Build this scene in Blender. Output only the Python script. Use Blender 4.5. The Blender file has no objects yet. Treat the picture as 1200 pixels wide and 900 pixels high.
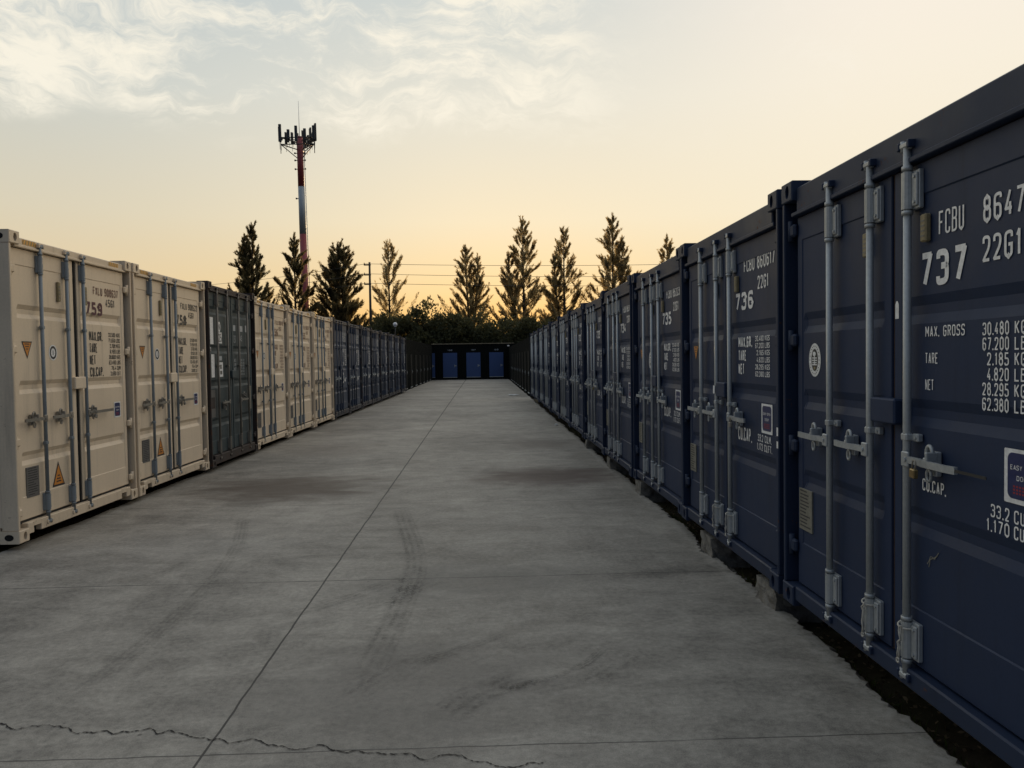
import bpy, bmesh, math, random
import numpy as np
from mathutils import Matrix, Vector
R = math.radians
SC = bpy.context.scene
COL = SC.collection
random.seed(7)

# ------------------------------------------------------------------ camera
EYE = 1.705
cam_d = bpy.data.cameras.new('camera')
cam_d.sensor_width = 36.0
cam_d.lens = 906.6 / 1200 * 36.0
cam_d.clip_start = 0.05
cam_d.clip_end = 6000
cam = bpy.data.objects.new('camera', cam_d)
COL.objects.link(cam)
fw = Vector((0.03432837, 0.99889062, -0.03223509))
rt = Vector((0.99928063, -0.03482621, -0.01501178))
up = Vector((0.01611775, 0.03169657, 0.99936757))
M = Matrix((rt, up, -fw)).transposed().to_4x4()
M.translation = (0, 0, EYE)
cam.matrix_world = M
SC.camera = cam
SC.view_settings.view_transform = 'Standard'
SC.view_settings.look = 'None'
SC.view_settings.exposure = 0.0
SC.view_settings.gamma = 1.0
SC.view_settings.use_curve_mapping = False

# ------------------------------------------------------------------ node helper
class NT:
    def __init__(s, tree): s.t = tree
    def n(s, typ, **kw):
        nd = s.t.nodes.new(typ)
        for k, v in kw.items(): setattr(nd, k, v)
        return nd
    def put(s, sock, v):
        if isinstance(v, bpy.types.NodeSocket): s.t.links.new(v, sock)
        elif isinstance(v, (tuple, list)) and len(v) == 3 and sock.type == 'RGBA': sock.default_value = (*v, 1)
        else: sock.default_value = v
    def m(s, op, a, b=0.0, c=None, clamp=False):
        nd = s.n('ShaderNodeMath', operation=op, use_clamp=clamp)
        s.put(nd.inputs[0], a); s.put(nd.inputs[1], b)
        if c is not None: s.put(nd.inputs[2], c)
        return nd.outputs[0]
    def mix(s, f, a, b, blend='MIX'):
        nd = s.n('ShaderNodeMix', data_type='RGBA', blend_type=blend, clamp_factor=True)
        s.put(nd.inputs[0], f); s.put(nd.inputs[6], a); s.put(nd.inputs[7], b)
        return nd.outputs[2]
    def ss(s, x, lo, hi, a=0.0, b=1.0):
        nd = s.n('ShaderNodeMapRange', interpolation_type='SMOOTHSTEP')
        s.put(nd.inputs[0], x)
        for i, v in enumerate((lo, hi, a, b)): s.put(nd.inputs[1 + i], v)
        return nd.outputs[0]
    def lin(s, x, lo, hi, a=0.0, b=1.0):
        nd = s.n('ShaderNodeMapRange')
        s.put(nd.inputs[0], x)
        for i, v in enumerate((lo, hi, a, b)): s.put(nd.inputs[1 + i], v)
        return nd.outputs[0]
    def noise(s, vec, scale, detail=4.0, rough=.55, dist=0.0, col=False):
        nd = s.n('ShaderNodeTexNoise')
        s.put(nd.inputs['Vector'], vec)
        nd.inputs['Scale'].default_value = scale; nd.inputs['Detail'].default_value = detail
        nd.inputs['Roughness'].default_value = rough; nd.inputs['Distortion'].default_value = dist
        return nd.outputs['Color' if col else 'Fac']
    def ramp(s, x, stops):
        nd = s.n('ShaderNodeValToRGB')
        s.put(nd.inputs[0], x)
        el = nd.color_ramp.elements
        while len(el) < len(stops): el.new(.5)
        for e, (p, c) in zip(el, stops): e.position = p; e.color = (*c, 1)
        return nd.outputs[0]
    def scale(s, vec, v, loc=(0, 0, 0), rot=(0, 0, 0)):
        nd = s.n('ShaderNodeMapping')
        s.put(nd.inputs[0], vec); nd.inputs['Scale'].default_value = v
        nd.inputs['Location'].default_value = loc; nd.inputs['Rotation'].default_value = rot
        return nd.outputs[0]

def srgb(r, g, b):
    f = lambda c: (c / 255 / 12.92) if c <= 10 else ((c / 255 + .055) / 1.055) ** 2.4
    return (f(r), f(g), f(b))

# ------------------------------------------------------------------ sky
SUN_EL, SUN_AZ = 3.0, 1.6          # degrees; azimuth to the right of the lane
SKY_STRENGTH = 0.1
world = bpy.data.worlds.new('World')
SC.world = world
world.use_nodes = True
W = NT(world.node_tree)
bg = world.node_tree.nodes['Background']
sky = W.n('ShaderNodeTexSky', sky_type='NISHITA', sun_disc=False)
sky.sun_elevation = R(SUN_EL); sky.sun_rotation = R(SUN_AZ)
sky.dust_density = 2.0; sky.air_density = 1.0; sky.ozone_density = 1.0
tc = W.n('ShaderNodeTexCoord').outputs['Generated']
sx = W.n('ShaderNodeSeparateXYZ'); W.put(sx.inputs[0], tc)
X, Y, Z = sx.outputs
zz = W.m('MAXIMUM', Z, 0.0)
az = W.m('ARCTAN2', X, Y)                     # 0 = along the lane, + to the right
left = W.ramp(zz, [(0, srgb(238, 172, 92)), (.087, srgb(231, 207, 164)), (.174, srgb(221, 211, 186)),
                   (.31, srgb(204, 209, 204)), (.43, srgb(190, 201, 205)), (.7, (.50, .58, .66)), (1, (.55, .60, .68))])
mid = W.ramp(zz, [(0, srgb(248, 168, 76)), (.045, srgb(249, 197, 116)), (.087, srgb(246, 216, 160)), (.174, srgb(245, 231, 199)),
                  (.31, srgb(233, 230, 216)), (.43, srgb(210, 216, 213)), (.7, (.66, .70, .74)), (1, (.55, .60, .68))])
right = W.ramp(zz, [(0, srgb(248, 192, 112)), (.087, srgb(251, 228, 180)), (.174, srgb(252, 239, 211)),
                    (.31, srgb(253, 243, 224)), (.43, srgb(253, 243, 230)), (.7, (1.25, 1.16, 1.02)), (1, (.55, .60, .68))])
c = W.mix(W.ss(az, R(-34), R(2)), left, mid)
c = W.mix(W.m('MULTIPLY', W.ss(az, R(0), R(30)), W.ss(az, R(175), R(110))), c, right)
# the sky opposite the sunset is darker and bluer
back = W.ramp(zz, [(0, (.07, .08, .11)), (.25, (.09, .12, .19)), (.7, (.24, .31, .42)), (1, (.55, .60, .68))])
c = W.mix(W.ss(Y, .25, -.5), c, back)
# thin cirrus: torn wisps high above
zc = W.m('MAXIMUM', Z, 0.06)
cv = W.n('ShaderNodeCombineXYZ')
W.put(cv.inputs[0], az); W.put(cv.inputs[1], W.m('ARCSINE', zc))
warp = W.noise(cv.outputs[0], 7.0, 4, .55, col=True)
vm = W.n('ShaderNodeVectorMath', operation='MULTIPLY_ADD')
W.put(vm.inputs[0], warp); vm.inputs[1].default_value = (.13, .13, 0); W.put(vm.inputs[2], cv.outputs[0])
st = W.scale(vm.outputs[0], (5.5, 11.0, 1), rot=(0, 0, R(24)))
st2 = W.scale(vm.outputs[0], (5.0, 26.0, 1), loc=(3, 1, 0), rot=(0, 0, R(-30)))
n1 = W.noise(st, 1.15, 14, .69, .35)
n2 = W.noise(st2, 1.1, 12, .68, .3)
n3 = W.noise(cv.outputs[0], 4.2, 3, .5)
cl = W.m('ADD', W.m('MULTIPLY', n1, .50), W.m('ADD', W.m('MULTIPLY', n2, .34), W.m('MULTIPLY', n3, .28)))
wob = W.m('MULTIPLY', W.m('SUBTRACT', W.noise(cv.outputs[0], 8, 5), .5), .12)
zedge = W.m('ADD', Z, wob)
mask = W.m('MULTIPLY', W.ss(zedge, .258, .298), W.m('MULTIPLY', W.ss(W.m('ADD', az, W.m('MULTIPLY', wob, 2.0)), R(16), R(2)), W.ss(Y, -.2, .4)))
mask = W.m('MULTIPLY', mask, W.ss(Z, .95, .6))
amt = W.m('MULTIPLY', W.ss(cl, .498, .645), mask)
# faint veil low on the right
veil = W.m('MULTIPLY', W.ss(n1, .5, .75), W.m('MULTIPLY', W.ss(az, R(8), R(20)), W.ss(zedge, .2, .3)))
c = W.mix(W.m('MULTIPLY', amt, .95), c, srgb(255, 248, 230))
c = W.mix(W.m('MULTIPLY', veil, .35), c, srgb(255, 248, 234))
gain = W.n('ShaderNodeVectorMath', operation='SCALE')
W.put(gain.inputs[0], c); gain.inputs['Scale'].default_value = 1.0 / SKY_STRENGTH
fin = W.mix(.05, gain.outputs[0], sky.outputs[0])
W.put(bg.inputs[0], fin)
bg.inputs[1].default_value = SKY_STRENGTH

# ------------------------------------------------------------------ sun
sd = bpy.data.lights.new('sun', 'SUN')
sd.energy = 4.0; sd.angle = R(1.0); sd.color = (1.0, .66, .34)
sun = bpy.data.objects.new('sun', sd); COL.objects.link(sun)
sdir = Vector((math.sin(R(SUN_AZ)) * math.cos(R(SUN_EL)), math.cos(R(SUN_AZ)) * math.cos(R(SUN_EL)), math.sin(R(SUN_EL))))
sun.rotation_euler = sdir.to_track_quat('Z', 'Y').to_euler()
sun.location = (8, 60, 30)

# ------------------------------------------------------------------ materials
MATS = {}
def mat(name):
    m = bpy.data.materials.new(name); m.use_nodes = True
    T = NT(m.node_tree); b = m.node_tree.nodes['Principled BSDF']
    MATS[name] = m
    return m, T, b
def wpos(T): return T.n('ShaderNodeNewGeometry').outputs['Position']
def bump(T, b, h, strength=.3, dist=.01):
    nd = T.n('ShaderNodeBump'); nd.inputs['Strength'].default_value = strength; nd.inputs['Distance'].default_value = dist
    T.put(nd.inputs['Height'], h); T.put(b.inputs['Normal'], nd.outputs[0])

def paint(name, col, rough=.45, var=.25, streak=.25, rust=.0, metal=0.0, rustcol=(.12, .05, .022), fine=.1, spec=.5):
    """weathered paint: broad fading, vertical dirt streaks, fine specks, rust blooms"""
    m, T, b = mat(name)
    p = wpos(T)
    n = T.noise(p, 1.7, 5, .6)
    s = T.noise(T.scale(p, (9, 9, .55)), 1.0, 5, .6)
    f = T.noise(p, 55, 3, .6)
    k = T.m('ADD', T.m('MULTIPLY', T.m('SUBTRACT', n, .5), var * 2), 1.0)
    k = T.m('ADD', k, T.m('MULTIPLY', T.m('SUBTRACT', f, .5), fine * 2))
    k = T.m('SUBTRACT', k, T.m('MULTIPLY', T.ss(s, .5, .8), streak))
    vm = T.n('ShaderNodeVectorMath', operation='SCALE'); vm.inputs[0].default_value = col; T.put(vm.inputs['Scale'], k)
    c = vm.outputs[0]
    if rust > 0:
        r = T.noise(p, 7.5, 6, .68)
        r2 = T.noise(p, 60, 3, .7)
        a = T.ss(T.m('ADD', T.m('MULTIPLY', r, .7), T.m('MULTIPLY', r2, .3)), .72 - rust * .22, .80 - rust * .22)
        c = T.mix(T.m('MULTIPLY', a, .85), c, rustcol)
        T.put(b.inputs['Roughness'], T.m('ADD', T.m('MULTIPLY', a, .3), T.lin(n, .3, .7, rough - .08, rough + .1)))
    else:
        T.put(b.inputs['Roughness'], T.lin(n, .3, .7, rough - .08, rough + .1))
    T.put(b.inputs['Base Color'], c)
    b.inputs['Metallic'].default_value = metal
    b.inputs['Specular IOR Level'].default_value = spec
    bump(T, b, T.m('ADD', T.m('MULTIPLY', n, .5), T.m('MULTIPLY', f, .2)), .12, .006)
    return m

def flat(name, col, rough=.5, metal=0.0):
    m, T, b = mat(name)
    n = T.noise(wpos(T), 40, 4, .6)
    vm = T.n('ShaderNodeVectorMath', operation='SCALE'); vm.inputs[0].default_value = col
    T.put(vm.inputs['Scale'], T.lin(n, .25, .75, .75, 1.15))
    T.put(b.inputs['Base Color'], vm.outputs[0])
    b.inputs['Roughness'].default_value = rough; b.inputs['Metallic'].default_value = metal
    return m

paint('navy_paint', (.0175, .031, .070), .55, .22, .25, .22, spec=.3)
paint('navy_frame', (.016, .028, .060), .55, .22, .3, .5, spec=.3)
paint('slate_paint', (.042, .058, .092), .5, .25, .35, .35)
paint('slate_frame', (.030, .035, .045), .5, .25, .35, .8)
paint('beige_paint', (.74, .61, .445), .5, .12, .2, .15)
paint('beige_frame', (.70, .575, .415), .5, .16, .3, .5)
paint('green_paint', (.040, .058, .062), .6, .45, .55, .5)
paint('rust_frame', (.040, .030, .026), .7, .35, .3, .7)
paint('galvanised', (.40, .42, .42), .45, .22, .2, .12, .35, fine=.22)
paint('rod_paint_grey', (.19, .225, .25), .5, .18, .2, .12)
paint('rod_paint_brown', (.19, .165, .13), .55, .25, .3, .4)
paint('dull_steel', (.30, .28, .24), .42, .25, .2, .35, .5)
flat('seam_rust', (.085, .050, .036), .85)
flat('rubber_and_shadow', (.009, .009, .010), .6)
flat('white_ink', (.88, .88, .86), .55)
flat('grey_ink', (.42, .44, .45), .6)
flat('black_ink', (.035, .033, .034), .55)
flat('maroon_ink', (.085, .018, .035), .55)
flat('brown_ink', (.17, .075, .05), .55)
flat('sticker_white', (.82, .82, .80), .5)
flat('sticker_navy', (.022, .032, .11), .35)
flat('sticker_red', (.32, .035, .04), .45)
flat('sticker_orange', (.62, .24, .035), .5)
flat('plate_grey', (.16, .155, .145), .45, .2)
flat('plate_tan', (.23, .22, .175), .5, .1)
flat('vent_tan', (.27, .22, .12), .6)
flat('tape_yellow', (.70, .36, .06), .5)
flat('brass', (.34, .25, .12), .38, .8)
flat('rope', (.52, .49, .42), .9)
flat('hole_black', (.004, .004, .004), .9)
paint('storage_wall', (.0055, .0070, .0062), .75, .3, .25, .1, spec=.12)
flat('door_blue', (.042, .082, .21), .42)
flat('trim_cream', (.26, .21, .13), .55)
paint('tower_red', (.30, .045, .050), .5, .15, .2, .1)
paint('tower_white', (.36, .40, .41), .5, .12, .2, .1)
flat('antenna_grey', (.035, .040, .042), .5)
flat('dark_metal', (.03, .03, .03), .55)
flat('pole_wood', (.05, .040, .032), .85)
flat('paper', (.72, .72, .70), .7)
flat('lamp_white', (.80, .80, .78), .4)
flat('bark', (.055, .042, .032), .9)

def foliage(name, col, tr, vari=.5, tmix=.62):
    m, T, b = mat(name)
    nt = m.node_tree
    n = T.noise(wpos(T), .9, 3, .6)
    f = T.noise(wpos(T), 9, 2, .6)
    k = T.m('ADD', T.lin(n, .3, .7, 1 - vari, 1 + vari), T.m('MULTIPLY', T.m('SUBTRACT', f, .5), .8))
    def sc(c):
        v = T.n('ShaderNodeVectorMath', operation='SCALE'); v.inputs[0].default_value = c; T.put(v.inputs['Scale'], k); return v.outputs[0]
    T.put(b.inputs['Base Color'], sc(col)); b.inputs['Roughness'].default_value = .7; b.inputs['Specular IOR Level'].default_value = .2
    t = T.n('ShaderNodeBsdfTranslucent'); T.put(t.inputs[0], sc(tr))
    mx = T.n('ShaderNodeMixShader'); mx.inputs[0].default_value = tmix
    nt.links.new(b.outputs[0], mx.inputs[1]); nt.links.new(t.outputs[0], mx.inputs[2])
    nt.links.new(mx.outputs[0], nt.nodes['Material Output'].inputs[0])
    return m
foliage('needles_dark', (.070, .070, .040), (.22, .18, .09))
foliage('needles_sunglow', (.13, .115, .065), (.50, .40, .21))  # same needles with the sun's glow from behind put into the colour
foliage('leaves_dark', (.10, .105, .055), (.12, .11, .045), tmix=.4)
foliage('weed_green', (.055, .075, .025), (.06, .08, .02))
flat('dry_leaf', (.12, .085, .045), .8)

# concrete
def concrete():
    m, T, b = mat('concrete')
    p = wpos(T)
    s = T.n('ShaderNodeSeparateXYZ'); T.put(s.inputs[0], p)
    x, y, z = s.outputs
    big = T.noise(p, .35, 4, .6, .6)
    med = T.noise(T.scale(p, (1.0, 1.9, 1)), 1.3, 6, .65, 1.2)
    swirl = T.noise(T.scale(p, (1.1, 1.7, 1), rot=(0, 0, R(18))), 1.3, 8, .68, 1.6)
    sw2 = T.noise(T.scale(p, (2.4, 1.1, 1), rot=(0, 0, R(34))), 1.0, 8, .68, 1.4)
    fin = T.noise(p, 26, 6, .72)
    grit = T.noise(p, 160, 2, .7)
    k = T.m('ADD', T.lin(big, .35, .65, .74, 1.16), T.m('MULTIPLY', T.m('SUBTRACT', med, .5), 1.35))
    k = T.m('ADD', k, T.m('MULTIPLY', T.m('SUBTRACT', swirl, .5), .85))
    k = T.m('ADD', k, T.m('MULTIPLY', T.m('SUBTRACT', sw2, .5), .75))
    k = T.m('ADD', k, T.m('MULTIPLY', T.m('SUBTRACT', fin, .5), 1.3))
    k = T.m('ADD', k, T.m('MULTIPLY', T.m('SUBTRACT', grit, .5), 1.15))
    # pale laitance patches
    pale = T.ss(T.noise(T.scale(p, (.9, 2.4, 1), loc=(5, 2, 0)), 1.2, 8, .7, 1.0), .60, .76)
    k = T.m('ADD', k, T.m('MULTIPLY', pale, .5))
    v = T.n('ShaderNodeVectorMath', operation='SCALE'); v.inputs[0].default_value = (.258, .240, .204); T.put(v.inputs['Scale'], k)
    c = v.outputs[0]
    # brown damp stains on two spots of the lane
    wn = T.m('MULTIPLY', T.m('SUBTRACT', T.noise(T.scale(p, (1, 2, 1)), 1.4, 5, .6, .6), .5), 1.5)
    def blob(cx, cy, rx, ry, amt, colr):
        nonlocal c
        dx = T.m('DIVIDE', T.m('SUBTRACT', x, cx), rx); dy = T.m('DIVIDE', T.m('SUBTRACT', y, cy), ry)
        d = T.m('ADD', T.m('SQRT', T.m('ADD', T.m('MULTIPLY', dx, dx), T.m('MULTIPLY', dy, dy))), wn)
        c = T.mix(T.m('MULTIPLY', T.ss(d, 1.25, .35), amt), c, colr)
    blob(.95, 11.2, 1.3, .95, 1.0, (.080, .060, .050))
    blob(-2.7, 10.6, 1.3, 1.2, .95, (.090, .070, .052))
    blob(1.1, 15.5, .9, 1.0, .6, (.11, .092, .078))
    blob(-2.9, 15.0, 1.0, 1.3, .35, (.14, .115, .09))
    blob(-.45, 4.0, 1.0, .9, .5, (.13, .12, .105))
    blob(-.1, 5.9, 1.0, .6, .5, (.13, .125, .11))
    blob(-2.6, 7.3, .8, .5, .18, (.34, .325, .29))
    # crumbled pale strip along the free right edge
    ed = T.m('MULTIPLY', T.ss(T.m('ADD', x, T.m('MULTIPLY', T.m('SUBTRACT', T.noise(p, 3.2, 6, .7), .5), .22)), 1.80, 1.93), T.ss(T.noise(p, 14, 5, .7), .36, .58))
    c = T.mix(T.m('MULTIPLY', ed, .75), c, (.37, .35, .31))
    # joints
    wig = T.m('MULTIPLY', T.m('SUBTRACT', T.noise(p, 2.2, 4, .6), .5), .025)
    jx = T.m('ABSOLUTE', T.m('ADD', T.m('ADD', x, T.m('MULTIPLY', y, .0065)), T.m('ADD', wig, 1.235)))
    wj = T.m('ADD', T.m('MULTIPLY', T.noise(p, 6, 3), .003), .0016)
    jm = T.ss(T.m('SUBTRACT', jx, T.m('ADD', wj, T.m('MULTIPLY', T.m('ABSOLUTE', y), .0004))), .0025, 0.0)
    wig2 = T.m('MULTIPLY', T.m('SUBTRACT', T.noise(p, 1.3, 5, .65), .5), .05)
    for yy, st in ((3.36, .8), (6.02, 1.0), (9.25, .8), (12.6, .45), (16.0, .45), (19.5, .4), (24, .4), (29, .4), (35, .4), (42, .4), (50, .4)):
        d = T.m('ABSOLUTE', T.m('SUBTRACT', T.m('ADD', y, wig2), yy))
        w = .0045 + .0006 * yy
        fade = T.ss(T.noise(p, .9, 3), .34, .52, .5, 1.0)
        jm = T.m('MAXIMUM', jm, T.m('MULTIPLY', T.m('MULTIPLY', T.ss(d, w, w * .35), st), fade))
    c = T.mix(T.m('MULTIPLY', jm, .9), c, (.022, .020, .018))
    # pits
    vo = T.n('ShaderNodeTexVoronoi'); vo.inputs['Scale'].default_value = 2.1; T.put(vo.inputs['Vector'], p)
    pit = T.m('MULTIPLY', T.ss(vo.outputs['Distance'], .032, .015), T.ss(T.noise(p, 1.7, 2), .46, .6))
    c = T.mix(T.m('MULTIPLY', pit, .8), c, (.04, .035, .03))
    T.put(b.inputs['Base Color'], c)
    T.put(b.inputs['Roughness'], T.lin(med, .3, .7, .58, .78))
    b.inputs['Specular IOR Level'].default_value = .45
    bump(T, b, T.m('SUBTRACT', T.m('ADD', T.m('MULTIPLY', fin, .5), T.m('ADD', T.m('MULTIPLY', med, .5), T.m('MULTIPLY', grit, .2))), T.m('MULTIPLY', jm, 1.5)), .35, .012)
concrete()

def broken_concrete():
    m, T, b = mat('broken_concrete')
    p = wpos(T)
    n = T.noise(p, 9, 6, .7)
    T.put(b.inputs['Base Color'], T.ramp(n, [(.25, (.06, .055, .047)), (.55, (.21, .195, .165)), (.8, (.32, .30, .26))]))
    b.inputs['Roughness'].default_value = .95
    bump(T, b, n, .8, .03)
broken_concrete()

def soil():
    m, T, b = mat('soil')
    p = wpos(T)
    n = T.noise(p, 3, 7, .7); g = T.noise(p, .15, 3)
    c = T.ramp(n, [(.25, (.018, .014, .010)), (.55, (.050, .040, .028)), (.8, (.085, .072, .052))])
    c = T.mix(T.ss(g, .45, .6, 0, .55), c, (.045, .055, .022))
    T.put(b.inputs['Base Color'], c); b.inputs['Roughness'].default_value = 1.0
    b.inputs['Specular IOR Level'].default_value = .1
    bump(T, b, n, .8, .05)
soil()

def tyre():
    m, T, b = mat('tyre_rubber')
    nt = m.node_tree
    uv = T.n('ShaderNodeUVMap').outputs[0]
    s = T.n('ShaderNodeSeparateXYZ'); T.put(s.inputs[0], uv)
    u, v, _ = s.outputs                        # u along, v across (0..1)
    wv = T.m('SINE', T.m('MULTIPLY', T.m('ADD', v, T.m('MULTIPLY', T.noise(uv, 3, 2), .06)), 25.0))
    ribs = T.ss(wv, -.9, .8, .40, 1.0)
    edge = T.m('MULTIPLY', T.ss(v, 0, .12), T.ss(v, 1, .88))
    ends = T.m('MULTIPLY', T.ss(u, 0, .22), T.ss(u, 1, .78))
    n = T.noise(wpos(T), 6, 6, .7)
    g = T.noise(wpos(T), 45, 3, .7)
    a = T.m('MULTIPLY', T.m('MULTIPLY', ribs, edge), T.m('MULTIPLY', ends, T.m('MULTIPLY', T.ss(n, .30, .66), T.ss(g, .30, .62))))
    inf = T.n('ShaderNodeObjectInfo').outputs['Alpha']
    a = T.m('MULTIPLY', T.m('MULTIPLY', a, inf), .95)
    b.inputs['Base Color'].default_value = (.035, .033, .030, 1); b.inputs['Roughness'].default_value = .85
    b.inputs['Specular IOR Level'].default_value = .15
    T.put(b.inputs['Alpha'], a)
tyre()

# ------------------------------------------------------------------ mesh builder
class MB:
    def __init__(s): s.v = []; s.f = []; s.mi = []; s.sm = []
    def poly(s, pts, mi=0):
        i = len(s.v); s.v += [tuple(p) for p in pts]; s.f.append(tuple(range(i, i + len(pts)))); s.mi.append(mi); s.sm.append(False)
    def bm(s, b, mi=0, smooth=False):
        o = len(s.v)
        for i, v in enumerate(b.verts): v.index = i; s.v.append(tuple(v.co))
        for f in b.faces: s.f.append(tuple(o + v.index for v in f.verts)); s.mi.append(mi); s.sm.append(smooth)
        b.free()
    def box(s, x0, y0, z0, x1, y1, z1, b=0.0, mi=0, rot=None):
        m = bmesh.new(); bmesh.ops.create_cube(m, size=1)
        for v in m.verts: v.co = ((x0 + x1) / 2 + v.co.x * (x1 - x0), (y0 + y1) / 2 + v.co.y * (y1 - y0), (z0 + z1) / 2 + v.co.z * (z1 - z0))
        if b > 0: bmesh.ops.bevel(m, geom=list(m.edges), offset=min(b, abs(x1 - x0) * .45, abs(y1 - y0) * .45, abs(z1 - z0) * .45), segments=1, affect='EDGES')
        if rot is not None: bmesh.ops.transform(m, matrix=rot, verts=m.verts)
        s.bm(m, mi)
    def tube(s, pts, r, n=10, mi=0, cap=True, smooth=True):
        pts = [Vector(p) for p in pts]
        rs = r if isinstance(r, (list, tuple)) else [r] * len(pts)
        rings = []
        ref = None
        for i, p in enumerate(pts):
            d = (pts[min(i + 1, len(pts) - 1)] - pts[max(i - 1, 0)]).normalized()
            if ref is None: ref = Vector((1, 0, 0)) if abs(d.x) < .8 else Vector((0, 1, 0))
            a = (ref - d * ref.dot(d)).normalized(); ref = a
            bb = d.cross(a)
            o = len(s.v)
            for k in range(n):
                t = 2 * math.pi * k / n
                s.v.append(tuple(p + (a * math.cos(t) + bb * math.sin(t)) * rs[i]))
            rings.append(o)
        for i in range(len(rings) - 1):
            for k in range(n):
                s.f.append((rings[i] + k, rings[i] + (k + 1) % n, rings[i + 1] + (k + 1) % n, rings[i + 1] + k)); s.mi.append(mi); s.sm.append(smooth)
        if cap:
            s.f.append(tuple(rings[0] + k for k in range(n))[::-1]); s.mi.append(mi); s.sm.append(False)
            s.f.append(tuple(rings[-1] + k for k in range(n))); s.mi.append(mi); s.sm.append(False)
    def prism(s, pts2, y0, y1, mi=0):          # outline in x,z seen from the front (-y), extruded y0..y1
        n = len(pts2)
        s.poly([(x, y0, z) for x, z in pts2], mi); s.poly([(x, y1, z) for x, z in pts2][::-1], mi)
        for i in range(n):
            (xa, za), (xb, zb) = pts2[i], pts2[(i + 1) % n]
            s.poly([(xa, y0, za), (xa, y1, za), (xb, y1, zb), (xb, y0, zb)], mi)
    def mesh(s, name, mats):
        me = bpy.data.meshes.new(name)
        me.from_pydata(s.v, [], s.f)
        for m in (mats if isinstance(mats, (list, tuple)) else [mats]): me.materials.append(MATS[m])
        me.polygons.foreach_set('material_index', s.mi); me.polygons.foreach_set('use_smooth', s.sm)
        me.update()
        return me

def link(name, data, parent=None, loc=(0, 0, 0), rot=(0, 0, 0)):
    o = bpy.data.objects.new(name, data); COL.objects.link(o)
    o.parent = parent; o.location = loc; o.rotation_euler = rot
    return o
def tag(o, label=None, cat=None, group=None, kind=None):
    for k, v in (('label', label), ('category', cat), ('group', group), ('kind', kind)):
        if v: o[k] = v
    return o

# ------------------------------------------------------------------ lettering
r_ = 1
GL = {
 '0': [(1, [(0,0,1),(1,0,1),(1,1,1),(0,1,1)])], 'O': [(1, [(0,0,1),(1,0,1),(1,1,1),(0,1,1)])],
 '1': [(0, [(0,.78),(.62,1),(.62,0)])], '2': [(0, [(0,.74),(0,1,1),(1,1,1),(1,.56,1),(0,0),(1,0)])],
 '3': [(0, [(0,.80),(0,1,1),(1,1,1),(1,.54,1),(.35,.54)]), (0, [(.5,.54),(1,.54,1),(1,0,1),(0,0,1),(0,.20)])],
 '4': [(0, [(.70,1),(0,.26),(1,.26)]), (0, [(.72,.52),(.72,0)])], '5': [(0, [(.95,1),(.04,1),(.04,.56),(1,.56,1),(1,0,1),(0,0,1),(0,.18)])],
 '6': [(0, [(1,.82),(1,1,1),(0,1,1),(0,0,1),(1,0,1),(1,.56,1),(0,.56)])], '7': [(0, [(0,1),(1,1),(.30,0)])],
 '8': [(1, [(0,0,1),(1,0,1),(1,.54,1),(0,.54,1)]), (1, [(.05,.54,1),(.95,.54,1),(.95,1,1),(.05,1,1)])],
 '9': [(0, [(0,.18),(0,0,1),(1,0,1),(1,1,1),(0,1,1),(0,.44,1),(1,.44)])],
 'A': [(0, [(0,0),(.5,1),(1,0)]), (0, [(.2,.28),(.8,.28)])], 'B': [(0, [(0,.54),(0,1),(1,1,1),(1,.54,1),(0,.54)]), (0, [(0,.54),(1,.54,1),(1,0,1),(0,0),(0,.54)])],
 'C': [(0, [(1,.78),(1,1,1),(0,1,1),(0,0,1),(1,0,1),(1,.22)])], 'D': [(1, [(0,0),(0,1),(1,1,1),(1,0,1)])],
 'E': [(0, [(1,1),(0,1),(0,0),(1,0)]), (0, [(0,.53),(.8,.53)])], 'F': [(0, [(1,1),(0,1),(0,0)]), (0, [(0,.53),(.8,.53)])],
 'G': [(0, [(1,.78),(1,1,1),(0,1,1),(0,0,1),(1,0,1),(1,.48),(.5,.48)])], 'I': [(0, [(.5,0),(.5,1)])],
 'K': [(0, [(0,0),(0,1)]), (0, [(1,1),(.05,.44)]), (0, [(.32,.58),(1,0)])], 'L': [(0, [(0,1),(0,0),(1,0)])],
 'M': [(0, [(0,0),(0,1),(.5,.35),(1,1),(1,0)])], 'N': [(0, [(0,0),(0,1),(1,0),(1,1)])], 'P': [(0, [(0,0),(0,1),(1,1,1),(1,.5,1),(0,.5)])],
 'R': [(0, [(0,0),(0,1),(1,1,1),(1,.5,1),(0,.5)]), (0, [(.5,.5),(1,0)])],
 'S': [(0, [(1,.80),(1,1,1),(0,1,1),(0,.53,1),(1,.53,1),(1,0,1),(0,0,1),(0,.20)])], 'T': [(0, [(0,1),(1,1)]), (0, [(.5,1),(.5,0)])],
 'U': [(0, [(0,1),(0,0,1),(1,0,1),(1,1)])], 'X': [(0, [(0,0),(1,1)]), (0, [(0,1),(1,0)])], 'Y': [(0, [(0,1),(.5,.5),(1,1)]), (0, [(.5,.5),(.5,0)])],
 '.': []}
ADV = {'1': .62, 'I': .30, '.': .22, ' ': .62, 'M': 1.2}
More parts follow.
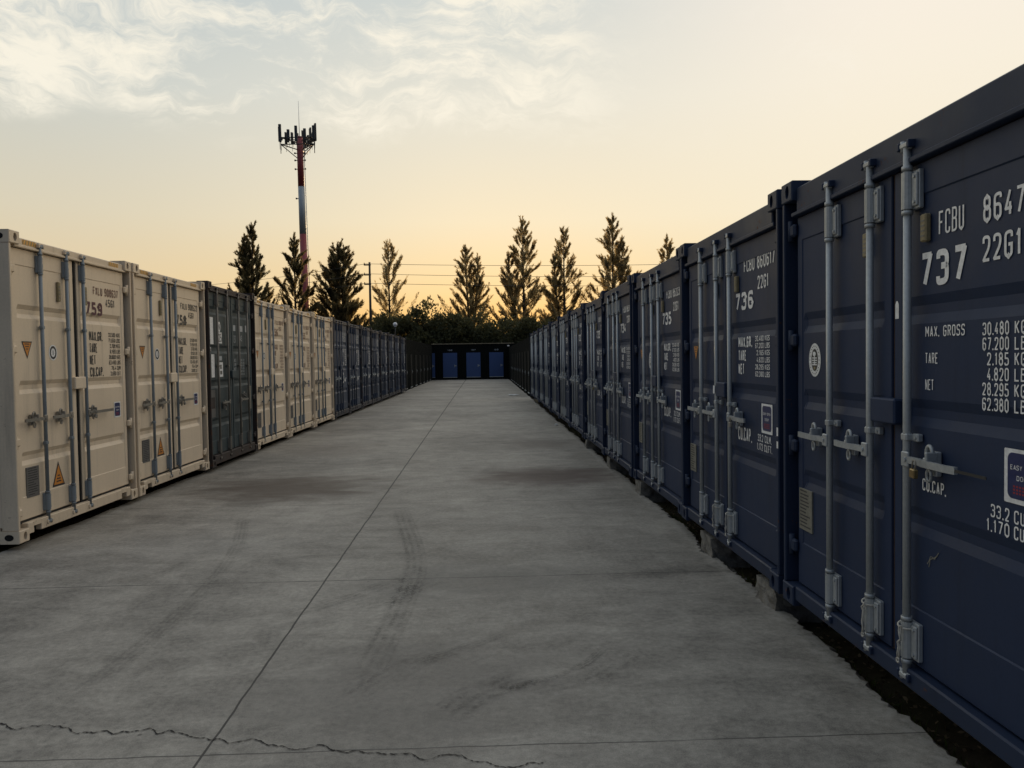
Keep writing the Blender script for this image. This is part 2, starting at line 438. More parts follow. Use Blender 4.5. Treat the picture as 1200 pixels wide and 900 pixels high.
def stroke(mb, pts, closed, w, y, mi):
    """a flat band along pts with mitred joints; sharp joints are butted"""
    P = [Vector(p) for p in pts]; n = len(P)
    S = [(i, (i + 1) % n) for i in range(n if closed else n - 1)]
    D = [(P[b_] - P[a]).normalized() for a, b_ in S]; N = [Vector((-d.y, d.x)) for d in D]
    def off(k, l):
        """joint offset between segments k and l"""
        if D[k].dot(D[l]) < -.1: return None
        m = N[k] + N[l]; return m / (m.length_squared / 2)
    ns = len(S)
    for k, (a, b_) in enumerate(S):
        o0 = off(k - 1, k) if (k or closed) else N[k]; o1 = off(k, (k + 1) % ns) if (k < ns - 1 or closed) else N[k]
        A, B = P[a], P[b_]
        if o0 is None: o0 = N[k]; A = A - D[k] * w * .25
        if o1 is None: o1 = N[k]; B = B + D[k] * w * .25
        yy_ = y - .00003 * k; h = w / 2
        q = [A + o0 * h, A - o0 * h, B - o1 * h, B + o1 * h]
        mb.poly([(v.x, yy_, v.y) for v in q], mi)
def put_text(mb, s, x0, z0, x1, z1, y, mi=0, bold=.0):
    """condensed stroke letters filling the rectangle x0..x1, z0..z1 on the plane y"""
    h = z1 - z0; gap = .34
    adv = [ADV.get(c_, 1.0) for c_ in s]; tot = sum(adv) + gap * (len(s) - 1); u = (x1 - x0) / tot
    w = min(h * (.125 + bold * 2.6), u * (.27 + bold * 3.0)); x = x0
    for c_, a in zip(s, adv):
        cw = a * u
        if c_ in GL:
            for si, (cl_, pts) in enumerate(GL[c_]):
                iw, ih = max(cw - w, .0005), h - w
                q = []; n = len(pts); Q = [Vector((x + w / 2 + p[0] * iw, z0 + w / 2 + p[1] * ih)) for p in pts]
                for i, p in enumerate(pts):
                    if len(p) > 2:
                        a_, b_ = Q[i - 1], Q[(i + 1) % n]; r = min(iw * .5, h * .26, (a_ - Q[i]).length * .5, (b_ - Q[i]).length * .5)
                        A, B = Q[i] + (a_ - Q[i]).normalized() * r, Q[i] + (b_ - Q[i]).normalized() * r
                        for k in range(5):
                            t = k / 4; q.append(A * (1 - t) ** 2 + Q[i] * 2 * t * (1 - t) + B * t * t)
                    else: q.append(Q[i])
                stroke(mb, q, cl_, w, y - .0003 * si, mi)
        if c_ == '.': mb.poly([(x + cw / 2 - w * .55, y, z0), (x + cw / 2 + w * .55, y, z0), (x + cw / 2 + w * .55, y, z0 + w * 1.1), (x + cw / 2 - w * .55, y, z0 + w * 1.1)], mi)
        x += cw + gap * u

# ------------------------------------------------------------------ setting: slab and soil
def edge_noise(t, seed):
    return (math.sin(t * 2.1 + seed) * .025 + math.sin(t * 5.7 + seed * 2) * .014 + math.sin(t * 13.1 + seed * 3) * .006 + math.sin(t * 31 + seed) * .003)
def slab():
    mb = MB(); rnd = random.Random(3)
    ys = [-8]
    while ys[-1] < 66.7: ys.append(ys[-1] + (.035 if ys[-1] < 14 else .1))
    L, Rr = [], []
    chip = 0
    for y in ys:
        if y < 30:
            if rnd.random() < .018: chip = rnd.uniform(.02, .06)
            chip *= .82
        l = -4.47 - .0014 * y + edge_noise(y, 1.3) * .7 + rnd.uniform(-.006, .006)
        r = 1.985 + .0002 * y + edge_noise(y, 4.1) * .8 + rnd.uniform(-.007, .007) - chip
        if 6.3 < y < 7.1: r -= .075 * math.sin((y - 6.3) / .8 * math.pi) * (.7 + .6 * rnd.random())
        L.append(l); Rr.append(r)
    n = len(ys); bev = .035
    for i, y in enumerate(ys):
        e = rnd.uniform(.3, 1.3) * bev
        mb.v += [(L[i] - .02, y, -.14), (L[i], y, -.02), (L[i] + .02, y, 0), (Rr[i] - e, y, 0), (Rr[i], y, -.015 - rnd.random() * .02), (Rr[i] + .015 * rnd.random(), y, -.14)]
    for i in range(n - 1):
        a, b_ = i * 6, (i + 1) * 6
        for k in range(5):
            mb.f.append((a + k, a + k + 1, b_ + k + 1, b_ + k)); mb.mi.append(0 if k == 2 else 1); mb.sm.append(False)
    o = link('concrete_lane', mb.mesh('concrete_lane', ['concrete', 'broken_concrete']))
    return tag(o, kind='structure')
LANE = slab()
g = MB()
ring = [-2500, -300, -60, -12, -4.5, 1.9, 12, 60, 300, 2500]
rows = [-2500, -200, -12, 0, 10, 25, 45, 70, 140, 400, 3500]
for i in range(len(ring) - 1):
    for j in range(len(rows) - 1):
        g.poly([(ring[i], rows[j], -.09), (ring[i + 1], rows[j], -.09), (ring[i + 1], rows[j + 1], -.09), (ring[i], rows[j + 1], -.09)])
tag(link('ground', g.mesh('ground', 'soil')), kind='structure')

# marks on the slab: crack, tyre marks (children of the lane)
def ribbon(name, pts, w, matn, uv=False, z=.004, jag=0.0, alpha=1.0, seed=0):
    rnd = random.Random(seed); n = len(pts)
    vs, fs, uvs = [], [], []
    for i, (x, y) in enumerate(pts):
        xa, ya = pts[max(i - 1, 0)]; xb, yb = pts[min(i + 1, n - 1)]
        d = Vector((xb - xa, yb - ya)).normalized()
        ww = (w if not callable(w) else w(i / (n - 1))) * (1 + rnd.uniform(-jag, jag)) / 2
        vs += [(x - d.y * ww, y + d.x * ww, z), (x + d.y * ww, y - d.x * ww, z)]
    for i in range(n - 1): fs.append((2 * i, 2 * i + 1, 2 * i + 3, 2 * i + 2))
    me = bpy.data.meshes.new(name); me.from_pydata(vs, [], fs); me.materials.append(MATS[matn])
    if uv:
        l = me.uv_layers.new(name='UVMap')
        for p in me.polygons:
            for li, vi in zip(p.loop_indices, p.vertices): l.data[li].uv = ((vi // 2) / (n - 1), vi % 2)
    o = link(name, me, LANE); o.color = (1, 1, 1, alpha)
    return o
def smooth(pts, k=14):
    out = []
    P = [pts[0]] + list(pts) + [pts[-1]]
    for i in range(1, len(P) - 2):
        for j in range(k):
            t = j / k
            q = []
            for d in range(2):
                a, b_, c_, e = P[i - 1][d], P[i][d], P[i + 1][d], P[i + 2][d]
                q.append(.5 * (2 * b_ + (c_ - a) * t + (2 * a - 5 * b_ + 4 * c_ - e) * t * t + (3 * b_ - a - 3 * c_ + e) * t ** 3))
            out.append(tuple(q))
    return out + [tuple(pts[-1])]
rc = random.Random(11)
cp = []; yy = 0; vv = 0
for i in range(420):
    t = i / 419
    vv = vv * .72 + rc.uniform(-.0052, .0052); yy = yy * .955 + vv
    if rc.random() < .04: vv += rc.choice((-1, 1)) * .008
    cp.append((-2.9 + 3.12 * t + rc.uniform(-.002, .002), 3.80 - .60 * t + .02 * math.sin(t * 5) + yy))
flat('crack_dark', (.014, .012, .011), .95)
ribbon('crack', cp, lambda t: .0062 * (1 - .25 * t), 'crack_dark', jag=.8, seed=4)
for pts, w, al in [
        ([(-2.75, 8.9), (-2.65, 8.43), (-2.38, 7.42), (-2.21, 6.49), (-2.13, 5.63), (-2.11, 4.89), (-2.12, 4.29), (-2.16, 3.9)], .15, .52),
        ([(-1.0, 8.9), (-.93, 8.47), (-.69, 7.09), (-.60, 6.27), (-.61, 5.45), (-.65, 4.56), (-.71, 3.7)], .22, .58),
        ([(-1.45, 5.1), (-1.2, 5.37), (-1.0, 5.58), (-.77, 5.88), (-.45, 6.3)], .20, .55),
        ([(-1.0, 5.25), (-.69, 5.56), (-.40, 6.0)], .26, .45),
        ([(-.24, 3.60), (-.09, 3.86), (.05, 3.98), (.2, 4.12)], .26, .60),
        ([(-.02, 3.9), (.21, 4.02), (.39, 4.11), (.56, 4.28), (.70, 4.52)], .07, .80),
        ([(.1, 3.85), (.29, 3.96), (.52, 4.05), (.72, 4.27), (.85, 4.48)], .22, .42),
        ([(-.45, 4.28), (-.15, 4.52), (.15, 4.82)], .13, .48),
        ([(-.30, 4.48), (-.53, 4.18), (-.70, 3.85)], .22, .35),
        ([(.55, 4.75), (.40, 4.55), (.20, 4.5), (.0, 4.3)], .14, .28)]:
    ribbon('tyre_mark', smooth(pts), w, 'tyre_rubber', uv=True, alpha=al * .6, z=.004 + .0007 * random.random())

# ------------------------------------------------------------------ shipping containers
def disc(mb, cx, cz, rx, rz, y, mi, n=28):
    mb.poly([(cx + rx * math.cos(2 * math.pi * k / n), y, cz + rz * math.sin(2 * math.pi * k / n)) for k in range(n)][::1], mi)
def ringband(mb, cx, cz, rx, rz, t, y, mi, n=28):
    for k in range(n):
        a, b_ = 2 * math.pi * k / n, 2 * math.pi * (k + 1) / n
        mb.poly([(cx + rx * math.cos(a), y, cz + rz * math.sin(a)), (cx + rx * math.cos(b_), y, cz + rz * math.sin(b_)),
                 (cx + (rx - t) * math.cos(b_), y, cz + (rz - t) * math.sin(b_)), (cx + (rx - t) * math.cos(a), y, cz + (rz - t) * math.sin(a))], mi)
def rrect(x0, z0, x1, z1, r, n=5):
    pts = []
    for cx, cz, a0 in ((x1 - r, z0 + r, -90), (x1 - r, z1 - r, 0), (x0 + r, z1 - r, 90), (x0 + r, z0 + r, 180)):
        for k in range(n + 1):
            a = R(a0 + 90 * k / n); pts.append((cx + r * math.cos(a), cz + r * math.sin(a)))
    return pts
def rect(mb, x0, z0, x1, z1, y, mi=0): mb.poly([(x0, y, z0), (x1, y, z0), (x1, y, z1), (x0, y, z1)], mi)

WID = 2.438
YF = .058                                     # door skin behind the front plane of the corner castings
YT = YF - .0015                               # lettering and stickers
def casting(name, x0, z0, m, H, side):
    """corner block with the oval openings in the front and outer side"""
    mb = MB(); w, d, h = .162, .178, .118
    cx = x0 + w / 2 + (.012 if side < 0 else -.012); cz = z0 + h / 2
    n = 20; rx, rz = .027, .040
    hole = [(cx + rx * math.cos(2 * math.pi * k / n), cz + rz * math.sin(2 * math.pi * k / n)) for k in range(n)]
    b = .006
    outer = []
    for k in range(n):
        a = 2 * math.pi * k / n; c_, s_ = math.cos(a), math.sin(a)
        t = min(((x0 + w - b - cx) if c_ > 0 else (cx - x0 - b)) / max(abs(c_), 1e-6), (h / 2 - b) / max(abs(s_), 1e-6))
        outer.append((cx + c_ * t, cz + s_ * t))
    for k in range(n):
        k2 = (k + 1) % n
        mb.poly([(outer[k][0], 0, outer[k][1]), (outer[k2][0], 0, outer[k2][1]), (hole[k2][0], 0, hole[k2][1]), (hole[k][0], 0, hole[k][1])])
        mb.poly([(hole[k][0], 0, hole[k][1]), (hole[k2][0], 0, hole[k2][1]), (hole[k2][0], .03, hole[k2][1]), (hole[k][0], .03, hole[k][1])])
    mb.poly([(p[0], .03, p[1]) for p in hole], 1)
    # the missing front corners and the chamfer frame
    for sx_, xx in ((-1, x0 + b), (1, x0 + w - b)):
        for sz_, zz_ in ((-1, z0 + b), (1, z0 + h - b)):
            near = sorted(outer, key=lambda p: (p[0] - xx) ** 2 + (p[1] - zz_) ** 2)[:2]
            q = [(xx, .0004, zz_)] + [(p[0], .0004, p[1]) for p in near]
            if (q[1][0] - q[0][0]) * (q[2][2] - q[0][2]) - (q[1][2] - q[0][2]) * (q[2][0] - q[0][0]) < 0: q = [q[0], q[2], q[1]]
            mb.poly(q)
    X0, X1, Z0, Z1 = x0, x0 + w, z0, z0 + h
    fr = [(X0 + b, Z0 + b), (X1 - b, Z0 + b), (X1 - b, Z1 - b), (X0 + b, Z1 - b)]; bk = [(X0, Z0), (X1, Z0), (X1, Z1), (X0, Z1)]
    for k in range(4):
        k2 = (k + 1) % 4
        mb.poly([(bk[k][0], b, bk[k][1]), (bk[k2][0], b, bk[k2][1]), (fr[k2][0], 0, fr[k2][1]), (fr[k][0], 0, fr[k][1])])
        mb.poly([(bk[k][0], d, bk[k][1]), (bk[k2][0], d, bk[k2][1]), (bk[k2][0], b, bk[k2][1]), (bk[k][0], b, bk[k][1])])
    mb.poly([(X0, d, Z0), (X0, d, Z1), (X1, d, Z1), (X1, d, Z0)])
    xs = x0 - .0015 if side < 0 else x0 + w + .0015
    disc2 = [(xs, .095 + .042 * math.cos(2 * math.pi * k / n), cz + .030 * math.sin(2 * math.pi * k / n)) for k in range(n)]
    mb.poly(disc2, 1)
    return mb.mesh('corner_casting', [m, 'hole_black'])

def frame_mesh(S):
    mb = MB(); H, L = S['H'], S['L']
    for sx in (0, 1):
        f = (lambda x: x) if sx == 0 else (lambda x: WID - x)
        a, b_ = sorted((f(.003), f(.034)))
        mb.box(a, .006, .118, b_, .16, H - .118, .006)                # outer flange of the corner post
        a, b_ = sorted((f(.034), f(.108)))
        mb.box(a, .105, .118, b_, .16, H - .118, .0, 2 if S['fork'] else 0)   # channel floor behind the hinges; on beige, black for seal and painted shadow
        a, b_ = sorted((f(0.004), f(.10)))
        mb.box(a, L - .16, .118, b_, L - .004, H - .118, .0)
        a, b_ = sorted((f(.006), f(.06)))
        mb.box(a, .178, H - .085, b_, L - .178, H - .012, .0)         # top rail
        mb.box(a, .178, .012, b_, L - .178, .15, .0)                  # bottom rail
    dt, db = S['dt'], S['db']
    mb.box(.162, .030, dt + .022, WID - .162, .16, H - .045, .008)    # door header
    mb.box(.11, .018, dt + .006, WID - .11, .10, dt + .030, .004)      # drip lip
    if S['fork']:
        x = .162; zb = .055
        for a, b_ in ((.262, .384), (2.054, 2.176)):
            mb.box(x, .014, zb, a, .16, db - .026, .006); x = b_
            mb.box(a, .07, zb, b_, .16, .122, 0, 1)
            mb.box(a - .001, .0145, .118, b_ + .001, .158, db - .0265, .0)
        mb.box(x, .014, zb, WID - .162, .16, db - .026, .006)
    else:
        mb.box(.162, .014, .035, WID - .162, .16, db - .012, .008)
    mb.box(.162, L - .16, .012, WID - .162, L - .006, .15); mb.box(.162, L - .16, H - .14, WID - .162, L - .006, H - .02)
    # cam keepers on header and sill
    for rx in S['rods']:
        for zc in (S['rz1'] - .012, S['rz0'] + .012):
            for s in (-1, 1): mb.box(rx + s * .040 - .010, -.002, zc - .018, rx + s * .040 + .010, .034, zc + .018, .004)
    return mb.mesh('frame', [S['frame'], 'hole_black', 'rubber_and_shadow'])

def side_mesh(S, x, out):
    mb = MB(); H, L = S['H'], S['L']; y = .16; p = .278; d = .034
    prof = []
    while y < L - .16 - p:
        prof += [(y, 0), (y + .07, 0), (y + .139, 1), (y + .209, 1)]; y += p
    prof += [(y, 0), (L - .16, 0)]
    xo = lambda t: x - out * (.008 + t * d)
    for (ya, ta), (yb, tb) in zip(prof, prof[1:]):
        q = [(xo(ta), ya, .15), (xo(tb), yb, .15), (xo(tb), yb, H - .085), (xo(ta), ya, H - .085)]
        mb.poly(q if out > 0 else q[::-1])
    return mb.mesh('side_wall', S['paint'])
def roof_mesh(S):
    mb = MB(); H, L = S['H'], S['L']; y = .16; p = .209
    prof = []
    while y < L - .16 - p: prof += [(y, -.03), (y + .09, -.03), (y + .11, -.012), (y + .19, -.012)]; y += p
    prof.append((L - .16, -.03))
    for (ya, a), (yb, b_) in zip(prof, prof[1:]):
        mb.poly([(.05, ya, H + a), (WID - .05, ya, H + a), (WID - .05, yb, H + b_), (.05, yb, H + b_)])
    mb.poly([(.06, .2, .14), (.06, L - .2, .14), (WID - .06, L - .2, .14), (WID - .06, .2, .14)])
    mb.poly([(.1, L - .1, .15), (.1, L - .1, H - .1), (WID - .1, L - .1, H - .1), (WID - .1, L - .1, .15)])
    return mb.mesh('roof', S['frame'])

def door_mesh(S, x0, x1):
    """pressed steel door leaf: a frame round a panel with horizontal troughs"""
    mb = MB(); z0, z1 = S['db'], S['dt']; D = S.get('deep', .034); st = .006
    fb = .062
    xs = [x0, x0 + .004, x0 + fb, x0 + fb + .006, x0 + fb + .03, x1 - fb - .03, x1 - fb - .006, x1 - fb, x1 - .004, x1]
    X = [x0 + fb + .008, x0 + fb + .040, x1 - fb - .040, x1 - fb - .008]
    xs = sorted(set(xs + X))
    zb, zt = S['panel']
    zs = [z0, z0 + .004, zb, zb + .006, zt - .006, zt, z1 - .004, z1]
    for a, b_ in S['trough']: zs += [a, a + .042, b_ - .042, b_]
    zs = sorted(set(zs))
    def trap(v, a, b_, s): return max(0.0, min(1.0, min((v - a) / s, (b_ - v) / s)))
    def dep(x, z):
        e = .004 if (x in (x0, x1) or z in (z0, z1)) else 0
        p = st * trap(x, x0 + fb, x1 - fb, .006) * trap(z, zb, zt, .006)
        q = D * max([trap(z, a, b_, .042) for a, b_ in S['trough']]) * trap(x, X[0], X[3], .032)
        return YF + e + p * (1 - q / D) + q
    o = len(mb.v); nx = len(xs)
    for z in zs:
        for x in xs: mb.v.append((x, dep(x, z), z))
    for j in range(len(zs) - 1):
        for i in range(nx - 1):
            a = o + j * nx + i; mb.f.append((a, a + 1, a + nx + 1, a + nx)); mb.mi.append(0); mb.sm.append(False)
    yb = YF + .05
    for q in ([(x0, YF + .004, z0), (x0, YF + .004, z1), (x0, yb, z1), (x0, yb, z0)], [(x1, yb, z0), (x1, yb, z1), (x1, YF + .004, z1), (x1, YF + .004, z0)],
              [(x0, YF + .004, z1), (x1, YF + .004, z1), (x1, yb, z1), (x0, yb, z1)], [(x0, yb, z0), (x1, yb, z0), (x1, YF + .004, z0), (x0, YF + .004, z0)]): mb.poly(q)
    return mb.mesh('door', S['paint'])

def gasket_mesh(S, x0, x1):
    mb = MB(); z0, z1 = S['db'], S['dt']; g = S['gk']
    y0, y1 = YF + .012, YF + .06
    mb.box(x0 - g, y0, z0 - g, x1 + g, y1, z0 - .001); mb.box(x0 - g, y0, z1 + .001, x1 + g, y1, z1 + g * .9)
    mb.box(x0 - g, y0, z0 - .001, x0 - .001, y1, z1 + .001); mb.box(x1 + .001, y0, z0 - .001, x1 + g, y1, z1 + .001)
    return mb.mesh('gasket', S.get('seal', 'rubber_and_shadow'))

def rod_mesh(S, rx):
    mb = MB(); yr = .022; z0, z1 = S['rz0'], S['rz1']; r = .0175
    mb.tube([(rx, yr, z0), (rx, yr, z1)], r, 14)
    for s, ze, zi in ((1, z1, S['dt'] - .03), (-1, z0, S['db'] + .03)):
        # bearing housing: plate with a half sleeve round the rod
        a, b_ = sorted((zi, zi - s * .17))
        mb.box(rx - .030, .036, a, rx + .070, YF + .001, b_, .004)
        mb.box(rx + .026, .026, a + .012, rx + .066, .0365, b_ - .012, .004)
        mb.tube([(rx, yr + .003, a + .004), (rx, yr + .003, b_ - .004)], .027, 12, smooth=False)
        for zz_ in (a + .03, b_ - .03): mb.tube([(rx + .048, .028, zz_), (rx + .048, .020, zz_)], .008, 6, smooth=False)
        mb.tube([(rx, yr, zi - s * .19), (rx, yr, zi - s * .172)], .024, 12)
        # cam end
        mb.tube([(rx, yr, zi + s * .004), (rx, yr, zi + s * .024)], .0235, 12)
        c_ = ze - s * .012
        mb.box(rx - .034, yr - .020, c_ - .013, rx + .030, yr + .012, c_ + .013, .006)
        mb.tube([(rx - .028, yr - .004, c_ - .024), (rx - .028, yr - .004, c_ + .024)], .012, 8)
        mb.tube([(rx + .030, yr - .006, c_ - .020), (rx + .030, yr - .006, c_ + .020)], .010, 8)
    for zg in S['guide']:
        mb.box(rx - .024, .004, zg - .017, rx + .024, .040, zg + .017, .006)
        mb.box(rx + .020, .034, zg - .017, rx + .066, YF + .001, zg + .017, .004)
        mb.tube([(rx + .048, .036, zg), (rx + .048, .028, zg)], .008, 6, smooth=False)
    return mb.mesh('lock_rod', S['rod'])

def handle_mesh(S, rx, sgn, ln, z):
    """flat lever from the hub on the rod, with its tip bent out; sgn -1 lies to the left"""
    mb = MB()
    a, b_ = sorted((rx - sgn * .010, rx + sgn * .046))
    mb.box(a, -.002, z - .034, b_, .012, z + .034, .005)
    mb.tube([(rx + sgn * .026, -.001, z), (rx + sgn * .026, -.008, z)], .011, 8)
    pts = [(rx + sgn * .03, .006), (rx + sgn * .12, .008), (rx + sgn * .16, -.004), (rx + sgn * (ln - .06), -.006), (rx + sgn * ln, .004)]
    for (xa, ya), (xb, yb) in zip(pts, pts[1:]):
        t = .007; h = .015
        q = [(xa, ya - t), (xb, yb - t), (xb, yb + t), (xa, ya + t)]
        if sgn < 0: q = q[::-1]
        for zz_, fl in ((z - h, True), (z + h, False)):
            pq = [(p[0], p[1], zz_) for p in q]; mb.poly(pq[::-1] if fl else pq)
        for k in range(4):
            k2 = (k + 1) % 4
            mb.poly([(q[k][0], q[k][1], z - h), (q[k2][0], q[k2][1], z - h), (q[k2][0], q[k2][1], z + h), (q[k][0], q[k][1], z + h)])
    return mb.mesh('door_handle', S['lever'])
def catch_mesh(S, cx, z):
    mb = MB()
    mb.box(cx - .026, .034, z - .055, cx + .026, YF + .001, z + .05, .004)
    loop = [(cx + .022 * math.cos(t), .020, z + .040 + .034 * math.sin(t)) for t in np.linspace(0, 2 * math.pi, 15)]
    mb.tube(loop, .0085, 6, cap=False)
    mb.box(cx - .014, -.004, z + .004, cx + .014, .036, z + .024, .004)
    low = [(cx + .016 * math.cos(t), .018, z - .052 + .026 * math.sin(t)) for t in np.linspace(0, 2 * math.pi, 13)]
    mb.tube(low, .007, 6, cap=False)
    mb.box(cx + .014, -.012, z - .02, cx + .030, .036, z + .05, .004)
    return mb.mesh('handle_catch', S['lever'])
def hinge_mesh(S, side, z):
    """lug welded in the post channel, blade on to the door edge"""
    mb = MB(); f = (lambda x: x) if side < 0 else (lambda x: WID - x)
    a, b_ = sorted((f(.030), f(.125)))
    mb.box(a, .028, z - .038, b_, .062, z + .038, .012)
    a, b_ = sorted((f(.040), f(.074)))
    mb.tube([((a + b_) / 2, .040, z - .062), ((a + b_) / 2, .040, z + .062)], .018, 10)
    return mb.mesh('hinge', S['frame'])
def keeper_mesh(S):
    mb = MB(); x0, x1, z0, z1 = S['keeper']
    mb.box(x0, .004, z0, x1, YF + .012, z1, .008)
    return mb.mesh('lock_cover', S['paint'])

# small fittings and markings, in door coordinates
def vent_mesh(x, z0, z1):
    mb = MB(); mb.box(x - .022, YF - .022, z0, x + .022, YF + .006, z1, .006)
    for k in range(4): mb.box(x - .014, YF - .0235, z0 + (z1 - z0) * (.18 + .18 * k), x + .014, YF - .0215, z0 + (z1 - z0) * (.24 + .18 * k), 0, 1)
    return mb.mesh('vent_cover', ['vent_tan', 'plate_grey'])
def sticker_easy(x0, z0, x1, z1):
    mb = MB(); w, h = x1 - x0, z1 - z0; y = YT + .004
    mb.poly([(a, y, b_) for a, b_ in rrect(x0, z0, x1, z1, .006)], 0)
    mb.poly([(a, y - .0008, b_) for a, b_ in rrect(x0 + w * .09, z0 + h * .09, x1 - w * .09, z1 - h * .07, w * .12)], 1)
    put_text(mb, 'EASY OPEN', x0 + w * .17, z0 + h * .62, x1 - w * .17, z0 + h * .71, y - .0016, 0, .008)
    put_text(mb, 'DOOR', x0 + w * .33, z0 + h * .43, x1 - w * .33, z0 + h * .52, y - .0016, 0, .008)
    for k, zz_ in enumerate((.30, .24, .18)):       # three lines of small red print, too fine to read
        for j in range(7): rect(mb, x0 + w * (.24 + .077 * j), z0 + h * zz_, x0 + w * (.29 + .077 * j), z0 + h * (zz_ + .035), y - .0016, 2)
    return mb.mesh('door_sticker', ['sticker_white', 'sticker_navy', 'sticker_red'])
def sticker_oval(cx, cz, rx, rz, big):
    mb = MB(); y = YT + .005
    disc(mb, cx, cz, rx, rz, y, 0)
    if big:
        disc(mb, cx, cz, rx * .56, rz * .66, y - .0008, 1)
        disc(mb, cx - rx * .05, cz + rz * .36, rx * .26, rz * .14, y - .0016, 0)
        for z_, w_ in ((.12, .40), (-.02, .46), (-.16, .36), (-.28, .42)): rect(mb, cx - rx * w_, cz + rz * (z_ - .035), cx + rx * w_, cz + rz * (z_ + .035), y - .0016, 0)
        rect(mb, cx - rx * .07, cz - rz * .3, cx + rx * .07, cz + rz * .3, y - .0018, 0)
        disc(mb, cx, cz - rz * .48, rx * .16, rz * .09, y - .0016, 2)
        for k in range(22):
            a = 2 * math.pi * k / 22
            disc(mb, cx + rx * .78 * math.cos(a), cz + rz * .83 * math.sin(a), rx * .06, rz * .035, y - .0012, 1, 6)
    else:
        ringband(mb, cx, cz, rx * .82, rz * .84, rx * .30, y - .0008, 1)
        rect(mb, cx - rx * .08, cz - rz * .3, cx + rx * .08, cz + rz * .3, y - .0008, 1)
    return mb.mesh('approval_sticker', ['sticker_white', 'black_ink', 'vent_tan'])
def tri_mesh(cx, z0, z1, hw, up_):
    mb = MB(); y = YT + .005
    def t(s, mi, dy):
        zc = (z0 * 2 + z1) / 3 if up_ else (z0 + 2 * z1) / 3
        pts = [(cx - hw, z0), (cx + hw, z0), (cx, z1)] if up_ else [(cx - hw, z1), (cx, z0), (cx + hw, z1)]
        mb.poly([(cx + (a - cx) * s, y - dy, zc + (b_ - zc) * s) for a, b_ in pts], mi)
    t(1.0, 1, 0); t(.78, 0, .0008)
    if up_:
        h = z1 - z0
        for k, (w_, zz_) in enumerate(((.18, .40), (.30, .28), (.38, .17))): rect(mb, cx - hw * w_, z0 + h * zz_, cx + hw * w_, z0 + h * (zz_ + .05), y - .0016, 1)
    else:
        h = z1 - z0
        for w_, zz_ in ((.45, .82), (.34, .68), (.22, .54)): rect(mb, cx - hw * w_, z0 + h * zz_, cx + hw * w_, z0 + h * (zz_ + .05), y - .0016, 1)
    return mb.mesh('warning_triangle', ['sticker_orange', 'black_ink'])
def plate_mesh(x0, z0, x1, z1, m, nl, seed=0):
    mb = MB(); y = YF - .001; rnd = random.Random(seed)
    mb.box(x0, y - .003, z0, x1, YF + .008, z1, .001)
    for k in range(nl):
        zz_ = z1 - (k + .8) * (z1 - z0) / (nl + .8)
        w = x1 - x0; h = (z1 - z0) / (nl + 1) * .38
        rect(mb, x0 + w * .08, zz_, x0 + w * rnd.uniform(.55, .92), zz_ + h, y - .0038, 1)
    return mb.mesh('data_plate', [m, 'black_ink'])
def tape_mesh(x0, x1, z0, z1, y):
    mb = MB()
    rect(mb, x0, z0, x1, z1, y, 0)
    n = 5; w = (x1 - x0) / n
    for k in range(n):
        a = x0 + k * w; mb.poly([(a, y - .0006, z0), (a + w * .34, y - .0006, z0), (a + w * .62, y - .0006, z1), (a + w * .28, y - .0006, z1)], 1)
    return mb.mesh('hazard_tape', ['tape_yellow', 'vent_tan'])

TROUGH_R = [(.728, .850), (1.214, 1.336), (1.668, 1.792)]
TROUGH_L = [(.700, .828), (1.378, 1.505), (2.098, 2.228)]
SPEC = {
    'navy': dict(H=2.591, L=6.058, dt=2.372, db=.135, panel=(.39, 2.235), trough=TROUGH_R, rods=(.625, 1.07, 1.405), rz0=.072, rz1=2.470,
                 guide=(1.165,), hz=1.068, levers=((.625, -1, .37), (1.07, -1, .34), (1.405, 1, .39)), catches=((.43, 1.07), (.86, 1.07), (1.585, 1.07)),
                 keeper=(1.105, 1.325, 1.212, 1.330), deep=.022, seal='seam_rust', paint='navy_paint', frame='navy_frame', rod='galvanised', lever='galvanised', fork=False, gk=.006, hinges=(.36, .98, 1.63, 2.30)),
    'beige': dict(H=2.896, L=12.192, dt=2.752, db=.188, panel=(.40, 2.60), trough=TROUGH_L, rods=(.520, .995, 1.325), rz0=.098, rz1=2.822,
                  guide=(.885, 2.02), hz=1.128, levers=((.520, -1, .36), (.995, -1, .36), (1.325, 1, .55)), catches=((.33, 1.128), (.80, 1.128), (1.45, 1.128)),
                  keeper=(1.075, 1.295, 1.392, 1.520), paint='beige_paint', frame='beige_frame', rod='rod_paint_grey', lever='dull_steel', fork=True, gk=.030, hinges=(.27, .93, 1.80, 2.55)),
}
SPEC['slate'] = dict(SPEC['beige'], L=6.058, paint='slate_paint', frame='slate_frame', rod='slate_paint', lever='galvanised', fork=False, gk=.010)
SPEC['green'] = dict(SPEC['beige'], L=6.058, H=2.93, dt=2.78, paint='green_paint', frame='rust_frame', rod='rod_paint_brown', lever='dull_steel', gk=.012, fork=False,
                     panel=(.40, 2.66), trough=[(.62, .76), (1.24, 1.38), (1.80, 1.94), (2.42, 2.56)], rods=(.43, .92, 1.51, 2.00), rz0=.098, rz1=2.85,
                     levers=((.43, -1, .01), (.92, -1, .38), (1.51, 1, .38), (2.00, 1, .01)), catches=((.72, .95), (1.72, 1.05)), hz=1.0, guide=(1.6,), hinges=(.3, 1.0, 1.85, 2.5))

